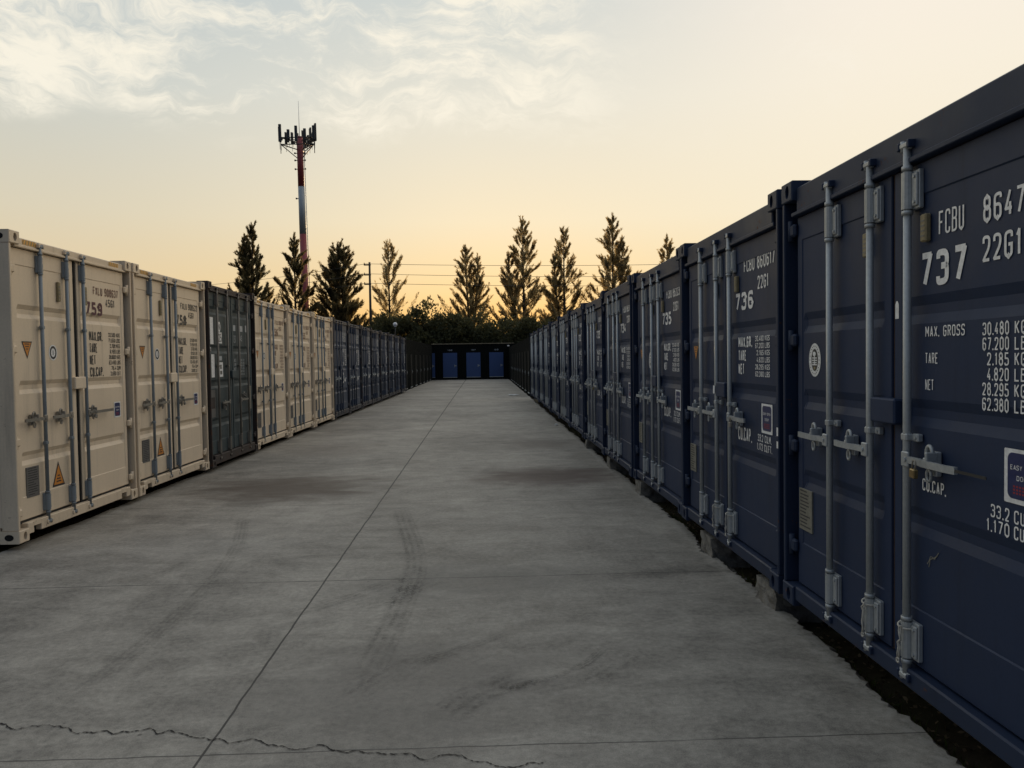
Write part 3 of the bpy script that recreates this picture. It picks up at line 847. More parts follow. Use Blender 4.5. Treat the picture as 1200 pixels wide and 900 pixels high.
def node(name, mesh, kids=()): return (name, mesh, list(kids))
def template(kind):
    S = SPEC[kind]; H = S['H']
    out = [node('frame', frame_mesh(S))]
    for sx in (-1, 1):
        x = 0 if sx < 0 else WID - .162
        out.append(node('corner_casting', casting('c', x, 0, S['frame'], H, sx)))
        out.append(node('corner_casting', casting('c', x, H - .118, S['frame'], H, sx)))
    out.append(node('side_wall', side_mesh(S, 0, -1))); out.append(node('side_wall', side_mesh(S, WID, 1)))
    out.append(node('roof', roof_mesh(S)))
    cx = 1.219; gp = .008 + S['gk']
    for side, x0, x1 in ((-1, .112, cx - gp), (1, cx + gp, WID - .112)):
        k = []
        k.append(node('gasket', gasket_mesh(S, x0, x1)))
        for rx in S['rods']:
            if x0 < rx < x1: k.append(node('lock_rod', rod_mesh(S, rx)))
        for rx, sg, ln in S['levers']:
            if x0 < rx < x1 and ln > .1: k.append(node('door_handle', handle_mesh(S, rx, sg, ln, S['hz'])))
        for c_, z in S['catches']:
            if x0 < c_ < x1: k.append(node('handle_catch', catch_mesh(S, c_, z)))
        for z in S['hinges']: k.append(node('hinge', hinge_mesh(S, side, z)))
        if side < 0: k.append(node('lock_cover', keeper_mesh(S)))
        out.append(node('door', door_mesh(S, x0, x1), k))
    return out
TEMPL = {k: template(k) for k in SPEC}

# shared markings
def weights_a():
    mb = MB(); y = YT + .004
    for s, z, x1 in (('MAX. GROSS', 1.608, 1.80), ('TARE', 1.493, 1.615), ('NET', 1.378, 1.585)): put_text(mb, s, 1.482, z, x1 - .04, z + .047, y)
    for k, (a, u) in enumerate((('30.480', 'KG'), ('67.200', 'LB'), ('2.185', 'KG'), ('4.820', 'LB'), ('28.295', 'KG'), ('62.380', 'LB'))):
        z = 1.604 - k * .0577; w = .0275 * len(a) - .014
        put_text(mb, a, 2.022 - w, z, 2.022, z + .049, y); put_text(mb, u, 2.052, z, 2.112, z + .049, y)
    return mb
def weights_b(ink, z0, big, pitch, x0, xn, rows, yo=.004):
    mb = MB(); y = YT + yo
    for k, s in enumerate(rows[0]): put_text(mb, s, x0, z0 - k * big, x0 + .042 * len(s), z0 - k * big + big * .80, y, 0, .03)
    for k, (a, u) in enumerate(rows[1]):
        z = z0 + big * .80 - pitch * .8 - k * pitch
        put_text(mb, a, xn + .17 - .027 * len(a), z, xn + .17, z + pitch * .74, y, 0, .01); put_text(mb, u, xn + .195, z, xn + .285, z + pitch * .74, y, 0, .01)
    return mb
ROWS_N = (('MAX.GR.', 'TARE', 'NET'), (('30.480', 'KGS'), ('67.200', 'LBS'), ('2.185', 'KGS'), ('4.820', 'LBS'), ('28.295', 'KGS'), ('62.380', 'LBS')))
ROWS_B = (('MAX.GR.', 'TARE', 'NET', 'CU.CAP.'), (('32.500', 'KGS'), ('71.650', 'LBS'), ('3.700', 'KGS'), ('8.160', 'LBS'), ('28.800', 'KGS'), ('63.490', 'LBS'), ('76.4', 'CUM'), ('2.690', 'CUFT')))
W_737 = weights_a().mesh('weight_table', 'white_ink')
W_NAVY = weights_b(0, 1.600, .100, .050, 1.505, 1.86, ROWS_N).mesh('weight_table', 'white_ink')
W_BEIGE = weights_b(0, 1.915, .133, .0645, 1.50, 1.93, ROWS_B).mesh('weight_table', 'black_ink')
W_BEIGE_PALE = weights_b(0, 1.915, .133, .0645, 1.50, 1.93, ROWS_B).mesh('weight_table', 'brown_ink')
W_SLATE = weights_b(0, 1.915, .133, .0645, 1.50, 1.93, ROWS_B).mesh('weight_table', 'white_ink')
def caps(a):
    mb = MB(); y = YT + .004
    if a:
        put_text(mb, 'CU.CAP.', 1.462, .935, 1.635, .988, y, 0, .01)
        for s, z, xa in (('33.2', .911, 1.925), ('1.170', .853, 1.90)): put_text(mb, s, xa, z, 2.03, z + .05, y)
        put_text(mb, 'CU.M', 2.055, .911, 2.165, .961, y); put_text(mb, 'CU.FT', 2.055, .853, 2.185, .903, y)
    else:
        put_text(mb, 'CU.CAP.', 1.49, .905, 1.785, 1.005, y, 0, .02)
        put_text(mb, '33.2 CU.M.', 1.912, .935, 2.17, .985, y); put_text(mb, '1.172 CU.FT.', 1.895, .872, 2.18, .922, y)
    return mb.mesh('capacity_text', 'white_ink')
CAP_737, CAP_NAVY = caps(True), caps(False)
STK_NAVY = sticker_easy(2.00, .985, 2.21, 1.185)
STK_NAVY_B = sticker_easy(1.985, 1.00, 2.190, 1.205)
STK_BEIGE = sticker_easy(2.02, 1.02, 2.18, 1.205)
OVAL_BIG = sticker_oval(.345, 1.508, .080, .098, True)
OVAL_MID = sticker_oval(.80, 1.50, .075, .095, True)
OVAL_BEIGE = sticker_oval(.77, 1.776, .075, .080, False)
TRI_NAVY = tri_mesh(.32, 1.49, 1.64, .085, False)
TRI_BEIGE = tri_mesh(.325, 1.712, 1.880, .085, False)
WARN_BEIGE = tri_mesh(.795, .415, .668, .115, True)
PLATE_NAVY = plate_mesh(.135, .478, .315, .728, 'plate_tan', 11, 3)
PLATE_BEIGE = plate_mesh(.235, .385, .44, .675, 'plate_grey', 12, 5)
VENT = {'navy': (vent_mesh(.985, 2.02, 2.14), vent_mesh(1.50, 2.02, 2.14)), 'beige': (vent_mesh(.885, 2.30, 2.50), vent_mesh(1.415, 2.30, 2.50))}
TAPE = (tape_mesh(.25, .47, 2.795, 2.840, .0285), tape_mesh(1.93, 2.16, 2.795, 2.840, .0285))

def instantiate(kind, loc, rotz, label, group):
    root = link('shipping_container', None, None, loc, (0, 0, rotz))
    root.empty_display_size = .3
    tag(root, label, 'container', group)
    doors = []
    for nm, me, kids in TEMPL[kind]:
        o = link(nm, me, root)
        if nm == 'door': doors.append(o)
        for kn, km, _ in kids: link(kn, km, o)
    return root, doors

def number_mesh(lines, inks):
    mb = MB()
    for s, x0, z0, x1, z1, mi, bold in lines: put_text(mb, s, x0, z0, x1, z1, YT + .004 if z0 > .3 else YT, mi, bold)
    return mb.mesh('container_number', inks)

# ---- the right row: navy twenty footers
XR, Y0R, PR = 1.8616, 4.8335, 2.481
ZR = .165
codes = ['FCBU 8647 95', 'FCBU 860617', 'FCBU 862237', 'FCBU 863104', 'FCBU 861582', 'FCBU 864460', 'FCBU 860938', 'FCBU 862715', 'FCBU 863349', 'FCBU 861173', 'FCBU 864802', 'FCBU 860256']
where_r = ['nearest navy container on the right, cut by the picture edge, with white number 737',
           'navy container with white number 736 and a blue sticker, second on the right',
           'navy container with white number 735 just beyond the one marked 736',
           'navy container with white number 734 standing between 735 and the fifth container',
           'fifth navy container of the right row counted from the nearest',
           'sixth navy container of the right row, about the middle of the row',
           'seventh navy container of the right row counted from the nearest',
           'eighth navy container of the right row, fifth from the dark far wall',
           'ninth navy container of the right row, fourth from the dark far wall',
           'tenth navy container of the right row, third from the dark far wall',
           'eleventh navy container of the right row, second from the far end',
           'farthest navy container of the right row, against the dark storage wall']
RIGHT = []
rr = random.Random(5)
for k in range(12):
    off = -.035 if k == 0 else rr.uniform(-.008, .008)
    root, doors = instantiate('navy', (XR + (0 if k < 2 else rr.uniform(-.012, .012)), Y0R + k * PR + off, ZR + (0 if k < 3 else rr.uniform(-.012, .012))), R(-90) + (0 if k == 0 else R(rr.uniform(-.12, .12))),
                              where_r[k], 'navy containers along the right side')
    RIGHT.append(root)
    dl, dr = doors
    num = str(737 - k)
    if k == 0:
        ln = [('FCBU', 1.580, 2.035, 1.752, 2.135, 0, .0), ('8647', 1.872, 2.036, 2.100, 2.136, 0, .0), ('95', 2.17, 2.036, 2.28, 2.136, 0, .0), ('22G1', 1.868, 1.885, 2.085, 1.985, 0, .0),
              (num, 1.445, 1.825, 1.770, 1.975, 0, .022)]
    else:
        ln = [(codes[k], 1.635, 2.150, 2.240, 2.245, 0, .004), ('22G1', 1.920, 2.005, 2.125, 2.098, 0, .004), (num, 1.440, 1.878, 1.825, 2.010, 0, .03)]
    link('container_number', number_mesh(ln, ['white_ink']), dr)
    link('weight_table', W_737 if k == 0 else W_NAVY, dr)
    link('capacity_text', CAP_737 if k == 0 else CAP_NAVY, dr)
    if k in (0, 1, 2, 3, 5): link('door_sticker', STK_NAVY if k == 0 else STK_NAVY_B, dr)
    if k == 0: link('approval_sticker', OVAL_BIG, dl)
    if k in (2, 4): link('approval_sticker', OVAL_MID, dl)
    if k in (1, 2): link('warning_triangle', TRI_NAVY, dl)
    if k < 6: link('data_plate', PLATE_NAVY, dl)
    if k < 8:
        link('vent_cover', VENT['navy'][0], dl); link('vent_cover', VENT['navy'][1], dr)
    if k == 0:
        mb = MB(); mb.poly([(a, YT, b_) for a, b_ in [(1.241, 1.700), (1.272, 1.700), (1.272, 1.765), (1.262, 1.782), (1.250, 1.782), (1.241, 1.765)]]); link('torn_label', mb.mesh('torn_label', 'sticker_white'), dr)
        mb = MB()
        for a, b_, c_, d_ in ((1.50, .615, 1.525, .655), (1.512, .605, 1.520, .64), (1.52, .640, 1.575, .668), (1.53, .655, 1.562, .652), (1.55, .648, 1.585, .685)):
            stroke(mb, [(a, b_), ((a + c_) / 2 + .003, (b_ + d_) / 2), (c_, d_)], 0, .004, YT + .004, 0)
        link('scrape', mb.mesh('scrape', 'plate_tan'), dr)
        mb = MB(); mb.box(1.405 + .39, -.003, 1.062, 1.99, .0, 1.074); link('padlock_bar', mb.mesh('padlock_bar', 'dark_metal'), dr)
    if k == 1:
        mb = MB(); mb.box(1.05, -.002, 1.235, 1.09, .003, 1.300); link('paper_tag', mb.mesh('paper_tag', 'sticker_white'), dl)
        mb = MB(); rect(mb, 2.406, 1.02, 2.432, 1.075, .0052); rect(mb, 2.406, .94, 2.432, .985, .0052); link('edge_label', mb.mesh('edge_label', 'sticker_white'), root)

# ---- the left row
XL, Y0L, PL, ZL = -4.331, 7.2464, 2.4878, .074
kinds = ['beige', 'beige', 'green', 'beige', 'beige', 'beige'] + ['slate'] * 8
where_l = ['nearest beige container on the left with maroon number 759 and its long side showing',
           'beige container with number 758 between the one marked 759 and the dark green one',
           'dirty dark green container with four lock rods and long white label strips',
           'beige container directly beyond the dark green container',
           'middle one of the three beige containers beyond the dark green container',
           'beige container touching the first slate blue container',
           'nearest slate blue container on the left, next to a beige one',
           'second slate blue container of the left row', 'third slate blue container of the left row',
           'fourth slate blue container of the left row, counted from the beige ones', 'fifth slate blue container of the left row, counted from the beige ones',
           'sixth slate blue container of the left row, third from its far end', 'seventh slate blue container of the left row, last but one',
           'farthest slate blue container of the left row, against the dark storage wall']
LEFT = []
rl = random.Random(9)
lcodes = ['FXLU 908637  8', 'FXLU 908522', '', 'FXLU 908410', 'FXLU 908377', 'FXLU 908291']
for k in range(14):
    kd = kinds[k]
    x = XL + .0017 * (Y0L + k * PL) + (.03 if kd == 'green' else 0) + (rl.uniform(-.02, .02) if k > 5 else 0)
    root, doors = instantiate(kd, (x, Y0L + k * PL + rl.uniform(-.006, .006), ZL + (rl.uniform(-.02, .01) if k > 5 else -.01)), R(90), where_l[k],
                              {'beige': 'beige containers on the left', 'green': None, 'slate': 'slate blue containers on the left'}[kd])
    LEFT.append(root)
    dl, dr = doors
    if kd == 'beige':
        num = str(759 - k) if k < 2 else str(759 - k)
        link('container_number', number_mesh([(lcodes[k], 1.615, 2.435, 2.335 if k == 0 else 2.25, 2.525, 1, .006), ('45G1', 1.895, 2.315, 2.105, 2.405, 2, .004), (num, 1.445, 2.200, 1.810, 2.350, 0, .035)],
                                             ['maroon_ink', 'brown_ink', 'black_ink'] if k == 0 else ['black_ink'] * 3 if k == 1 else ['brown_ink'] * 3), dr)
        link('weight_table', W_BEIGE if k < 2 else W_BEIGE_PALE, dr)
        link('door_sticker', STK_BEIGE, dr)
        link('approval_sticker', OVAL_BEIGE, dl); link('warning_triangle', TRI_BEIGE, dl)
        if k < 2: link('warning_triangle', WARN_BEIGE, dl)
        link('data_plate', PLATE_BEIGE, dl)
        link('vent_cover', VENT['beige'][0], dl); link('vent_cover', VENT['beige'][1], dr)
        for t in TAPE: link('hazard_tape', t, root)
    elif kd == 'slate':
        num = str(759 - k)
        link('container_number', number_mesh([('FXLU 908' + str(211 + 37 * k), 1.58, 2.43, 2.26, 2.53, 0, .02), (num, 1.62, 2.245, 2.10, 2.41, 0, .03)], ['grey_ink']), dr)
        link('weight_table', W_SLATE, dr)
        mb = MB(); rect(mb, 1.60, .98, 1.72, 1.16, YT + .004); rect(mb, 1.84, 1.02, 2.02, 1.10, YT + .004); rect(mb, 1.62, 1.22, 1.70, 1.30, YT + .004); link('door_sticker', mb.mesh('door_sticker', 'sticker_white'), dr)
    else:
        y = YT + .004
        mb = MB(); rect(mb, .20, 1.95, .345, 2.38, y); rect(mb, .215, 1.83, .30, 1.93, YF + .03); rect(mb, .22, 1.42, .37, 1.79, y); link('label_strip', mb.mesh('label_strip', 'sticker_white'), dl)
        mb = MB(); ringband(mb, .63, 2.24, .055, .085, .03, y, 0); rect(mb, .57, 1.97, .74, 2.15, y); put_text(mb, '25', .59, 1.99, .72, 2.13, y - .0008, 1, .03)
        link('number_label', mb.mesh('number_label', ['sticker_white', 'black_ink']), dl)
        mb = MB(); rect(mb, .58, 1.42, .76, 1.66, y); rect(mb, .62, 1.46, .72, 1.52, y - .0008, 1); rect(mb, .62, 1.55, .70, 1.62, y - .0008, 1); rect(mb, .585, 1.69, .72, 1.76, y, 2)
        link('consignment_label', mb.mesh('consignment_label', ['sticker_white', 'plate_grey', 'grey_ink']), dl)
        mb = MB(); rect(mb, .16, .78, .37, 1.22, YF + .0035, 0); rect(mb, .16, .92, .34, 1.10, YF + .0027, 1); rect(mb, .58, .46, .80, .60, y, 2); link('data_plate', mb.mesh('data_plate', ['plate_grey', 'rust_frame', 'green_paint']), dl)
        mb = MB(); put_text(mb, '757', 1.33, 1.99, 1.46, 2.12, y, 0, .03); rect(mb, 1.33, 2.20, 1.45, 2.30, y, 0); rect(mb, 1.70, 2.20, 1.84, 2.30, y, 0); rect(mb, 1.98, 2.20, 2.08, 2.32, y, 0); put_text(mb, '45', 1.70, 2.03, 1.80, 2.13, y, 0, .02)
        link('container_number', mb.mesh('container_number', ['grey_ink']), dr)
        mb = MB()
        for q, s in enumerate(('MAX.GR.', 'TARE', 'NET', 'CU.CAP.')): put_text(mb, s, 1.34, 1.66 - q * .075, 1.46, 1.72 - q * .075, y, 0, .02)
        for q in range(6): put_text(mb, ('30.480 KGS', '67.200 LBS', '3.980 KGS', '8.770 LBS', '26.500 KGS', '58.430 LBS')[q], 1.62, 1.68 - q * .05, 1.90, 1.715 - q * .05, y, 0, .01)
        link('weight_table', mb.mesh('weight_table', ['grey_ink']), dr)
        mb = MB(); rect(mb, 2.06, .80, 2.26, 1.22, YF + .0035, 0); rect(mb, 1.60, .50, 1.72, .60, y, 0); link('document_plate', mb.mesh('document_plate', ['plate_tan']), dr)

# ---- padlocks and cords hanging on the hardware
def padlock(root, x, y, z, label, tilt=0.0, m='brass'):
    t = link('padlock', None); t.parent = None
    mb = MB(); mb.box(-.019, -.011, -.062, .019, .011, -.022, .004)
    b_ = mb.mesh('padlock_body', m)
    mb = MB(); mb.tube([(-.012, 0, -.024)] + [(.012 * math.cos(a), 0, .004 + .012 * math.sin(a)) for a in np.linspace(math.pi, 0, 9)] + [(.012, 0, -.024)], .0035, 6)
    s_ = mb.mesh('shackle', 'dull_steel')
    t.matrix_world = Matrix.LocRotScale(root.location, root.rotation_euler, None) @ Matrix.Translation((x, y, z)) @ Matrix.Rotation(tilt, 4, 'Y')
    link('padlock_body', b_, t); link('shackle', s_, t)
    tag(t, label, 'padlock', 'padlocks on the door handles')
padlock(RIGHT[0], 1.540, -.022, 1.062, 'brass padlock on the handle of the nearest navy container', .08)
padlock(RIGHT[1], 1.555, -.022, 1.062, 'small padlock on the handle of the navy container marked 736', -.1, 'dull_steel')
padlock(RIGHT[4], 1.555, -.022, 1.062, 'yellow brass padlock on the fifth navy container on the right', 0)
padlock(LEFT[0], 1.44, -.022, 1.122, 'dark padlock on the handle of the beige container marked 759', .35, 'dull_steel')
padlock(LEFT[1], 1.44, -.022, 1.122, 'dark padlock on the handle of the beige container marked 758', -.2, 'dull_steel')

def cord(root, rx, label, seed):
    rnd = random.Random(seed); mb = MB(); zt = .335
    pts = [(rx + .034 * math.cos(a), .022 + .036 * math.sin(a) * (1 if math.sin(a) < 0 else .45), zt - .012 - .018 * math.cos(a * .5)) for a in np.linspace(R(-200), R(120), 18)]
    mb.tube(pts, .0045, 6)
    tail = [(rx + .018, -.010, zt - .02)]
    for k in range(9): tail.append((rx + .016 - .02 * k / 9 + rnd.uniform(-.006, .006), -.014 + rnd.uniform(-.003, .003), zt - .03 - .018 * k))
    mb.tube(tail, .0042, 6)
    tail2 = [(p[0] + rnd.uniform(-.006, .008), p[1] - .005, p[2] + .004) for p in tail]
    mb.tube(tail2, .0038, 6)
    mb.tube([(tail[-1][0] + .010 * math.cos(a), -.016, tail[-1][2] - .008 + .011 * math.sin(a)) for a in np.linspace(0, 2 * math.pi, 10)], .004, 6)
    o = link('cord', mb.mesh('cord', 'rope')); o.matrix_world = Matrix.LocRotScale(root.location, root.rotation_euler, None)
    tag(o, label, 'cord', 'cords tied round the lower rod brackets')
cord(RIGHT[0], 1.405, 'pale cord tied on the right lock rod of the nearest navy container', 1)
cord(RIGHT[0], 1.07, 'pale cord tied on the middle lock rod of the nearest navy container', 2)
cord(RIGHT[1], 1.405, 'pale cord tied on the right lock rod of the container marked 736', 3)
cord(RIGHT[1], 1.07, 'pale cord tied on the middle lock rod of the container marked 736', 4)

# ---- footing blocks under the right row
def block(y, w, label, seed, z1=ZR - .004, x=XR + .03, d=.34, m='broken_concrete', nm='concrete_block'):
    rnd = random.Random(seed); b = bmesh.new(); bmesh.ops.create_cube(b, size=1)
    bmesh.ops.subdivide_edges(b, edges=list(b.edges), cuts=5, use_grid_fill=True)
    h = z1 + .09
    for v in b.verts:
        top = v.co.z > .49
        v.co = Vector((v.co.x * d, v.co.y * w, v.co.z * h))
        v.co += Vector((rnd.uniform(-1, 1) * .012, rnd.uniform(-1, 1) * .012, 0 if top else rnd.uniform(-1, 1) * .006))
    mb = MB(); mb.bm(b)
    o = link(nm, mb.mesh(nm, m), None, (x + d / 2, y, z1 - h / 2), (0, 0, rnd.uniform(-.08, .08)))
    tag(o, label, 'block', 'footing blocks under the containers')
block(6.60, .34, 'rough footing block under the far end of the container marked 736', 1)
block(5.20, .30, 'pale footing block under the corner shared by containers 737 and 736', 2)
block(9.60, .34, 'footing block under the corner between containers 735 and 734', 3)
block(11.9, .40, 'footing block under the corner between container 734 and the fifth one', 4)
block(14.6, .34, 'footing block under the corner between the fifth and sixth navy containers', 5)

# ------------------------------------------------------------------ storage units at the end of the lane
def corr_wall(mb, p0, p1, z0, z1, n, d=.03, pitch=.2):
    """ribbed sheet wall from p0 to p1 (xy), ribs standing out along normal n"""
    p0, p1, n = Vector((*p0, 0)), Vector((*p1, 0)), Vector((*n, 0))
    L = (p1 - p0).length; t = (p1 - p0) / L; s = 0; prof = []
    while s < L - pitch: prof += [(s, 0), (s + pitch * .5, 0), (s + pitch * .62, 1), (s + pitch * .88, 1)]; s += pitch
    prof += [(s, 0), (L, 0)]
    for (a, da), (b_, db) in zip(prof, prof[1:]):
        A, B = p0 + t * a + n * da * d, p0 + t * b_ + n * db * d
        q = [(A.x, A.y, z0), (B.x, B.y, z0), (B.x, B.y, z1), (A.x, A.y, z1)]
        mb.poly(q)
def unit_door(parent, x, y, z0, w, h, ax, num=None, dm='door_blue'):
    """flat sheet door on a wall; ax 'y' faces -y, 'x+' / 'x-' face along x"""
    rot = {'y': 0, 'x+': R(90), 'x-': R(-90)}[ax]
    mb = MB(); mb.box(-w / 2, -.045, .05, w / 2, 0.02, h, .006)
    d = link('unit_door', mb.mesh('unit_door', dm), parent, (x, y, z0), (0, 0, rot))
    mb = MB(); mb.box(w * .30, -.075, h * .46, w * .44, -.044, h * .50, .004); mb.box(w * .30, -.060, h * .42, w * .335, -.044, h * .53, .003)
    link('handle', mb.mesh('handle', 'galvanised'), d)
    mb = MB(); mb.box(-w / 2, -.06, 0.0, w / 2, .02, .048, .004); link('door_sill', mb.mesh('door_sill', 'galvanised'), d)
    if num:
        mb = MB(); put_text(mb, num, -.20, h + .17, .20, h + .29, -.036, 0, .02); link('unit_number', mb.mesh('unit_number', 'grey_ink'), d)
YE = 66.8
end = link('storage_building', None, None, (-1.0, YE, 0))
tag(end, 'low dark storage building with three blue doors closing the end of the lane', 'building')
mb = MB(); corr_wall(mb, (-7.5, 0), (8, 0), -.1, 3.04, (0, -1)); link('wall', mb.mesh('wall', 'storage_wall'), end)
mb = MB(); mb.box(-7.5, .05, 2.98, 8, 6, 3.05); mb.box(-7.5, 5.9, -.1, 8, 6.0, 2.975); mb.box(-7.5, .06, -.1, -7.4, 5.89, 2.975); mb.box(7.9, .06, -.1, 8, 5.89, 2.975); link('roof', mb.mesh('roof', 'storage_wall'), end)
mb = MB(); mb.box(-3.62, -.09, 3.045, 3.50, .02, 3.105, .008); link('roof_trim', mb.mesh('roof_trim', 'trim_cream'), end)
for x, n in ((-3.92, None), (-2.01, '188'), (0.0, '187'), (1.97, '186')):
    unit_door(end, x, 0, .18, 1.22, 2.13, 'y', n)
mb = MB(); mb.box(-.05, -.12, -.04, .05, 0, .04, .01); mb.tube([(0, -.13, -.07), (0, -.13, .05)], [.085, .085], 12)
lampo = link('wall_lamp', mb.mesh('wall_lamp', 'lamp_white'), end, (3.02, -.03, 2.86))

def side_building(name, x, y0, y1, dirx, label, z1, doors):
    r = link('storage_building', None, None, (x, y0, 0)); tag(r, label, 'building')
    mb = MB()
    if dirx > 0: corr_wall(mb, (0, 0), (0, y1 - y0), -.1, z1, (1, 0), .03, .25)
    else: corr_wall(mb, (0, y1 - y0), (0, 0), -.1, z1, (-1, 0), .03, .25)
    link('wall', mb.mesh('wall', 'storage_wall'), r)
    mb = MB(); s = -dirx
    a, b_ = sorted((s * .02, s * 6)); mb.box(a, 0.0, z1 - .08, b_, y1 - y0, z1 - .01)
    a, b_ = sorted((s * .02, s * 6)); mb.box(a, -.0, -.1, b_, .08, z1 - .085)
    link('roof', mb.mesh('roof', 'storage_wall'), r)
    for yy_ in doors: unit_door(r, 0.0, yy_, .06, 1.1, 2.02, 'x+' if dirx > 0 else 'x-', None, 'storage_wall')
    return r
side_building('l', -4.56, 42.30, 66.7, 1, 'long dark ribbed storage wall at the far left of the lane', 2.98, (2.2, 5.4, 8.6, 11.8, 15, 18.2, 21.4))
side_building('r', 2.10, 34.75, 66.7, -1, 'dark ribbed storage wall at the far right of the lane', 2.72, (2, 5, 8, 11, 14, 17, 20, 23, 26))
# globe lamp on a thin post above the left storage roof
t = link('globe_lamp', None, None, (-5.73, 50.0, 2.97)); tag(t, 'round white lamp on a thin post above the left storage roof', 'lamp')
mb = MB(); mb.tube([(0, 0, 0), (0, 0, .95)], .025, 8); link('post', mb.mesh('post', 'dark_metal'), t)
b = bmesh.new(); bmesh.ops.create_uvsphere(b, u_segments=16, v_segments=10, radius=.14)
for v in b.verts: v.co.z += 1.07
mb = MB(); mb.bm(b, smooth=True); mb.tube([(0, 0, .92), (0, 0, .96)], .08, 12); link('globe', mb.mesh('globe', 'lamp_white'), t)

# ------------------------------------------------------------------ cell tower
tower = link('cell_tower', None, None, (-22.70, 100, -.1), (0, R(-.7), 0))
tag(tower, 'tall red and white telecom mast crowned with dark antenna panels', 'tower')
rad = lambda z: .50 - (z / 31) * .12
for z0, z1, m in ((0, 18.1, 'tower_red'), (18.1, 24.1, 'tower_white'), (24.1, 30.4, 'tower_red')):
    mb = MB(); mb.tube([(0, 0, z0), (0, 0, z1)], [rad(z0), rad(z1)], 20); link('mast_section', mb.mesh('mast_section', m), tower)
mb = MB(); mb.tube([(0, 0, 30.4), (0, 0, 32.2), (0, 0, 34.9)], [.045, .03, .018], 8); link('whip_antenna', mb.mesh('whip_antenna', 'tower_white'), tower)
mb = MB()
for s in (-.17, .17): mb.tube([(.62, s * .6, 1), (.52, s * .6, 29.5)], .022, 6)
z = 1.0
while z < 29.5: mb.tube([(.62 - .1 * z / 29.5, -.12, z), (.62 - .1 * z / 29.5, .12, z)], .014, 5); z += .45
z = 2.0
while z < 29.5: mb.tube([(rad(z) * .8, 0, z), (.60 - .1 * z / 29.5, 0, z)], .02, 5); z += 2.1
link('climbing_ladder', mb.mesh('climbing_ladder', 'tower_white'), tower)
mb = MB()
for z in (22.6, 26.3, 27.4, 28.3):
    for s in (-1, 1):
        if z == 22.6 and s > 0: continue
        mb.tube([(s * .3, -.1, z), (s * .72, -.14, z)], .05, 6); mb.box(s * .62 - .1, -.2, z - .1, s * .62 + .1, -.08, z + .1, .02)
link('step_bracket', mb.mesh('step_bracket', 'antenna_grey'), tower)
mb = MB(); ptl = []
for k in range(3):
    a = R(205 + 120 * k); ptl.append((2.55 * math.cos(a) * 1.0, 1.9 * math.sin(a)))
corners = []
for k in range(3):
    a = R(-90 + 120 * k)
    for s in (-1, 1):
        c_ = Vector((math.cos(a) * 1.2, math.sin(a) * 1.2, 0)) + Vector((-math.sin(a), math.cos(a), 0)) * s * 2.1
        corners.append((c_.x, c_.y))
for zz_, zr in ((29.15, 28.7), (30.0, 29.9)):
    for i in range(6):
        a, b_ = corners[i], corners[(i + 1) % 6]
        mb.tube([(a[0], a[1], zz_), (b_[0], b_[1], zz_)], .065, 6)
        if zz_ < 29.5: mb.tube([(a[0], a[1], zz_), (0, 0, 27.4)], .055, 6)
        mb.tube([(a[0], a[1], zz_), (0, 0, zr)], .055, 6)
for c_ in corners: mb.tube([(c_[0], c_[1], 28.0), (c_[0], c_[1], 31.0)], .04, 6)
link('antenna_platform', mb.mesh('antenna_platform', 'antenna_grey'), tower)
rt_ = random.Random(4)
for k in range(3):
    a = R(-90 + 120 * k)
    for s, h0, h1 in ((-1.75, 29.5, 31.9), (-.9, 29.8, 31.2), (-.1, 29.6, 31.5), (.8, 29.4, 30.9), (1.72, 29.5, 31.6)):
        h0 += rt_.uniform(-.2, .2); h1 += rt_.uniform(-.35, .25)
        c_ = Vector((math.cos(a) * 1.38, math.sin(a) * 1.38, 0)) + Vector((-math.sin(a), math.cos(a), 0)) * s * 1.2
        mb = MB(); mb.box(-.10, -.17, h0 - 30, .10, .17, h1 - 30, .03); mb.tube([(-.16, 0, h0 - 30.4), (-.16, 0, h1 - 30.2)], .035, 6)
        mb.box(-.42, -.13, -.35, -.2, .13, .05, .02)
        mb.tube([(-.05, .08, h0 - 30), (-.1, .1, h0 - 31)], .022, 5)
        link('antenna_panel', mb.mesh('antenna_panel', 'antenna_grey'), tower, (c_.x, c_.y, 30), (0, 0, a))

# ------------------------------------------------------------------ utility poles and wires
def pole(x, y, h, label, arms):
    t = link('utility_pole', None, None, (x, y, -.1)); tag(t, label, 'utility pole')
    mb = MB(); mb.tube([(0, 0, 0), (0, 0, h + .1)], [.15, .095], 10); link('post', mb.mesh('post', 'pole_wood'), t)
    for z in arms:
        mb = MB(); mb.box(-.55, -.05, z - .02, .12, .05, z + .10, .01); mb.tube([(-.5, 0, z + .1), (-.5, 0, z + .25)], .04, 6)
        link('cross_arm', mb.mesh('cross_arm', 'pole_wood'), t)
pole(-10.93, 75, 11.2, 'thin dark utility pole standing above the left bushes', (11.0, 10.05, 9.15))
pole(10.6, 120, 9.2, 'short distant utility pole between the golden-lit trees on the right', (8.6,))
pole(46, 75, 11.4, 'utility pole carrying the wires beyond the right container row', (11.2, 10.05, 9.15))
def wire(a, b_, sag, label):
    mb = MB(); pts = []
    for k in range(41):
        t_ = k / 40; p = Vector(a).lerp(Vector(b_), t_); p.z -= sag * 4 * t_ * (1 - t_); pts.append(p)
    mb.tube(pts, .020, 5, cap=False)
    tag(link('power_line', mb.mesh('power_line', 'dark_metal')), label, 'wire', 'power lines above the far trees')
for z, zr, nm, zl in ((11.05, 11.4, 'uppermost', 13.2), (10.1, 10.1, 'middle', 12.0), (9.2, 9.2, 'lowest', 11.0)):
    wire((-11.3, 75, z), (46, 75, zr), .55, nm + ' power line running right from the utility pole')
    wire((-11.3, 75, z), (-52, 118, zl), .6, nm + ' power line running left from the utility pole')

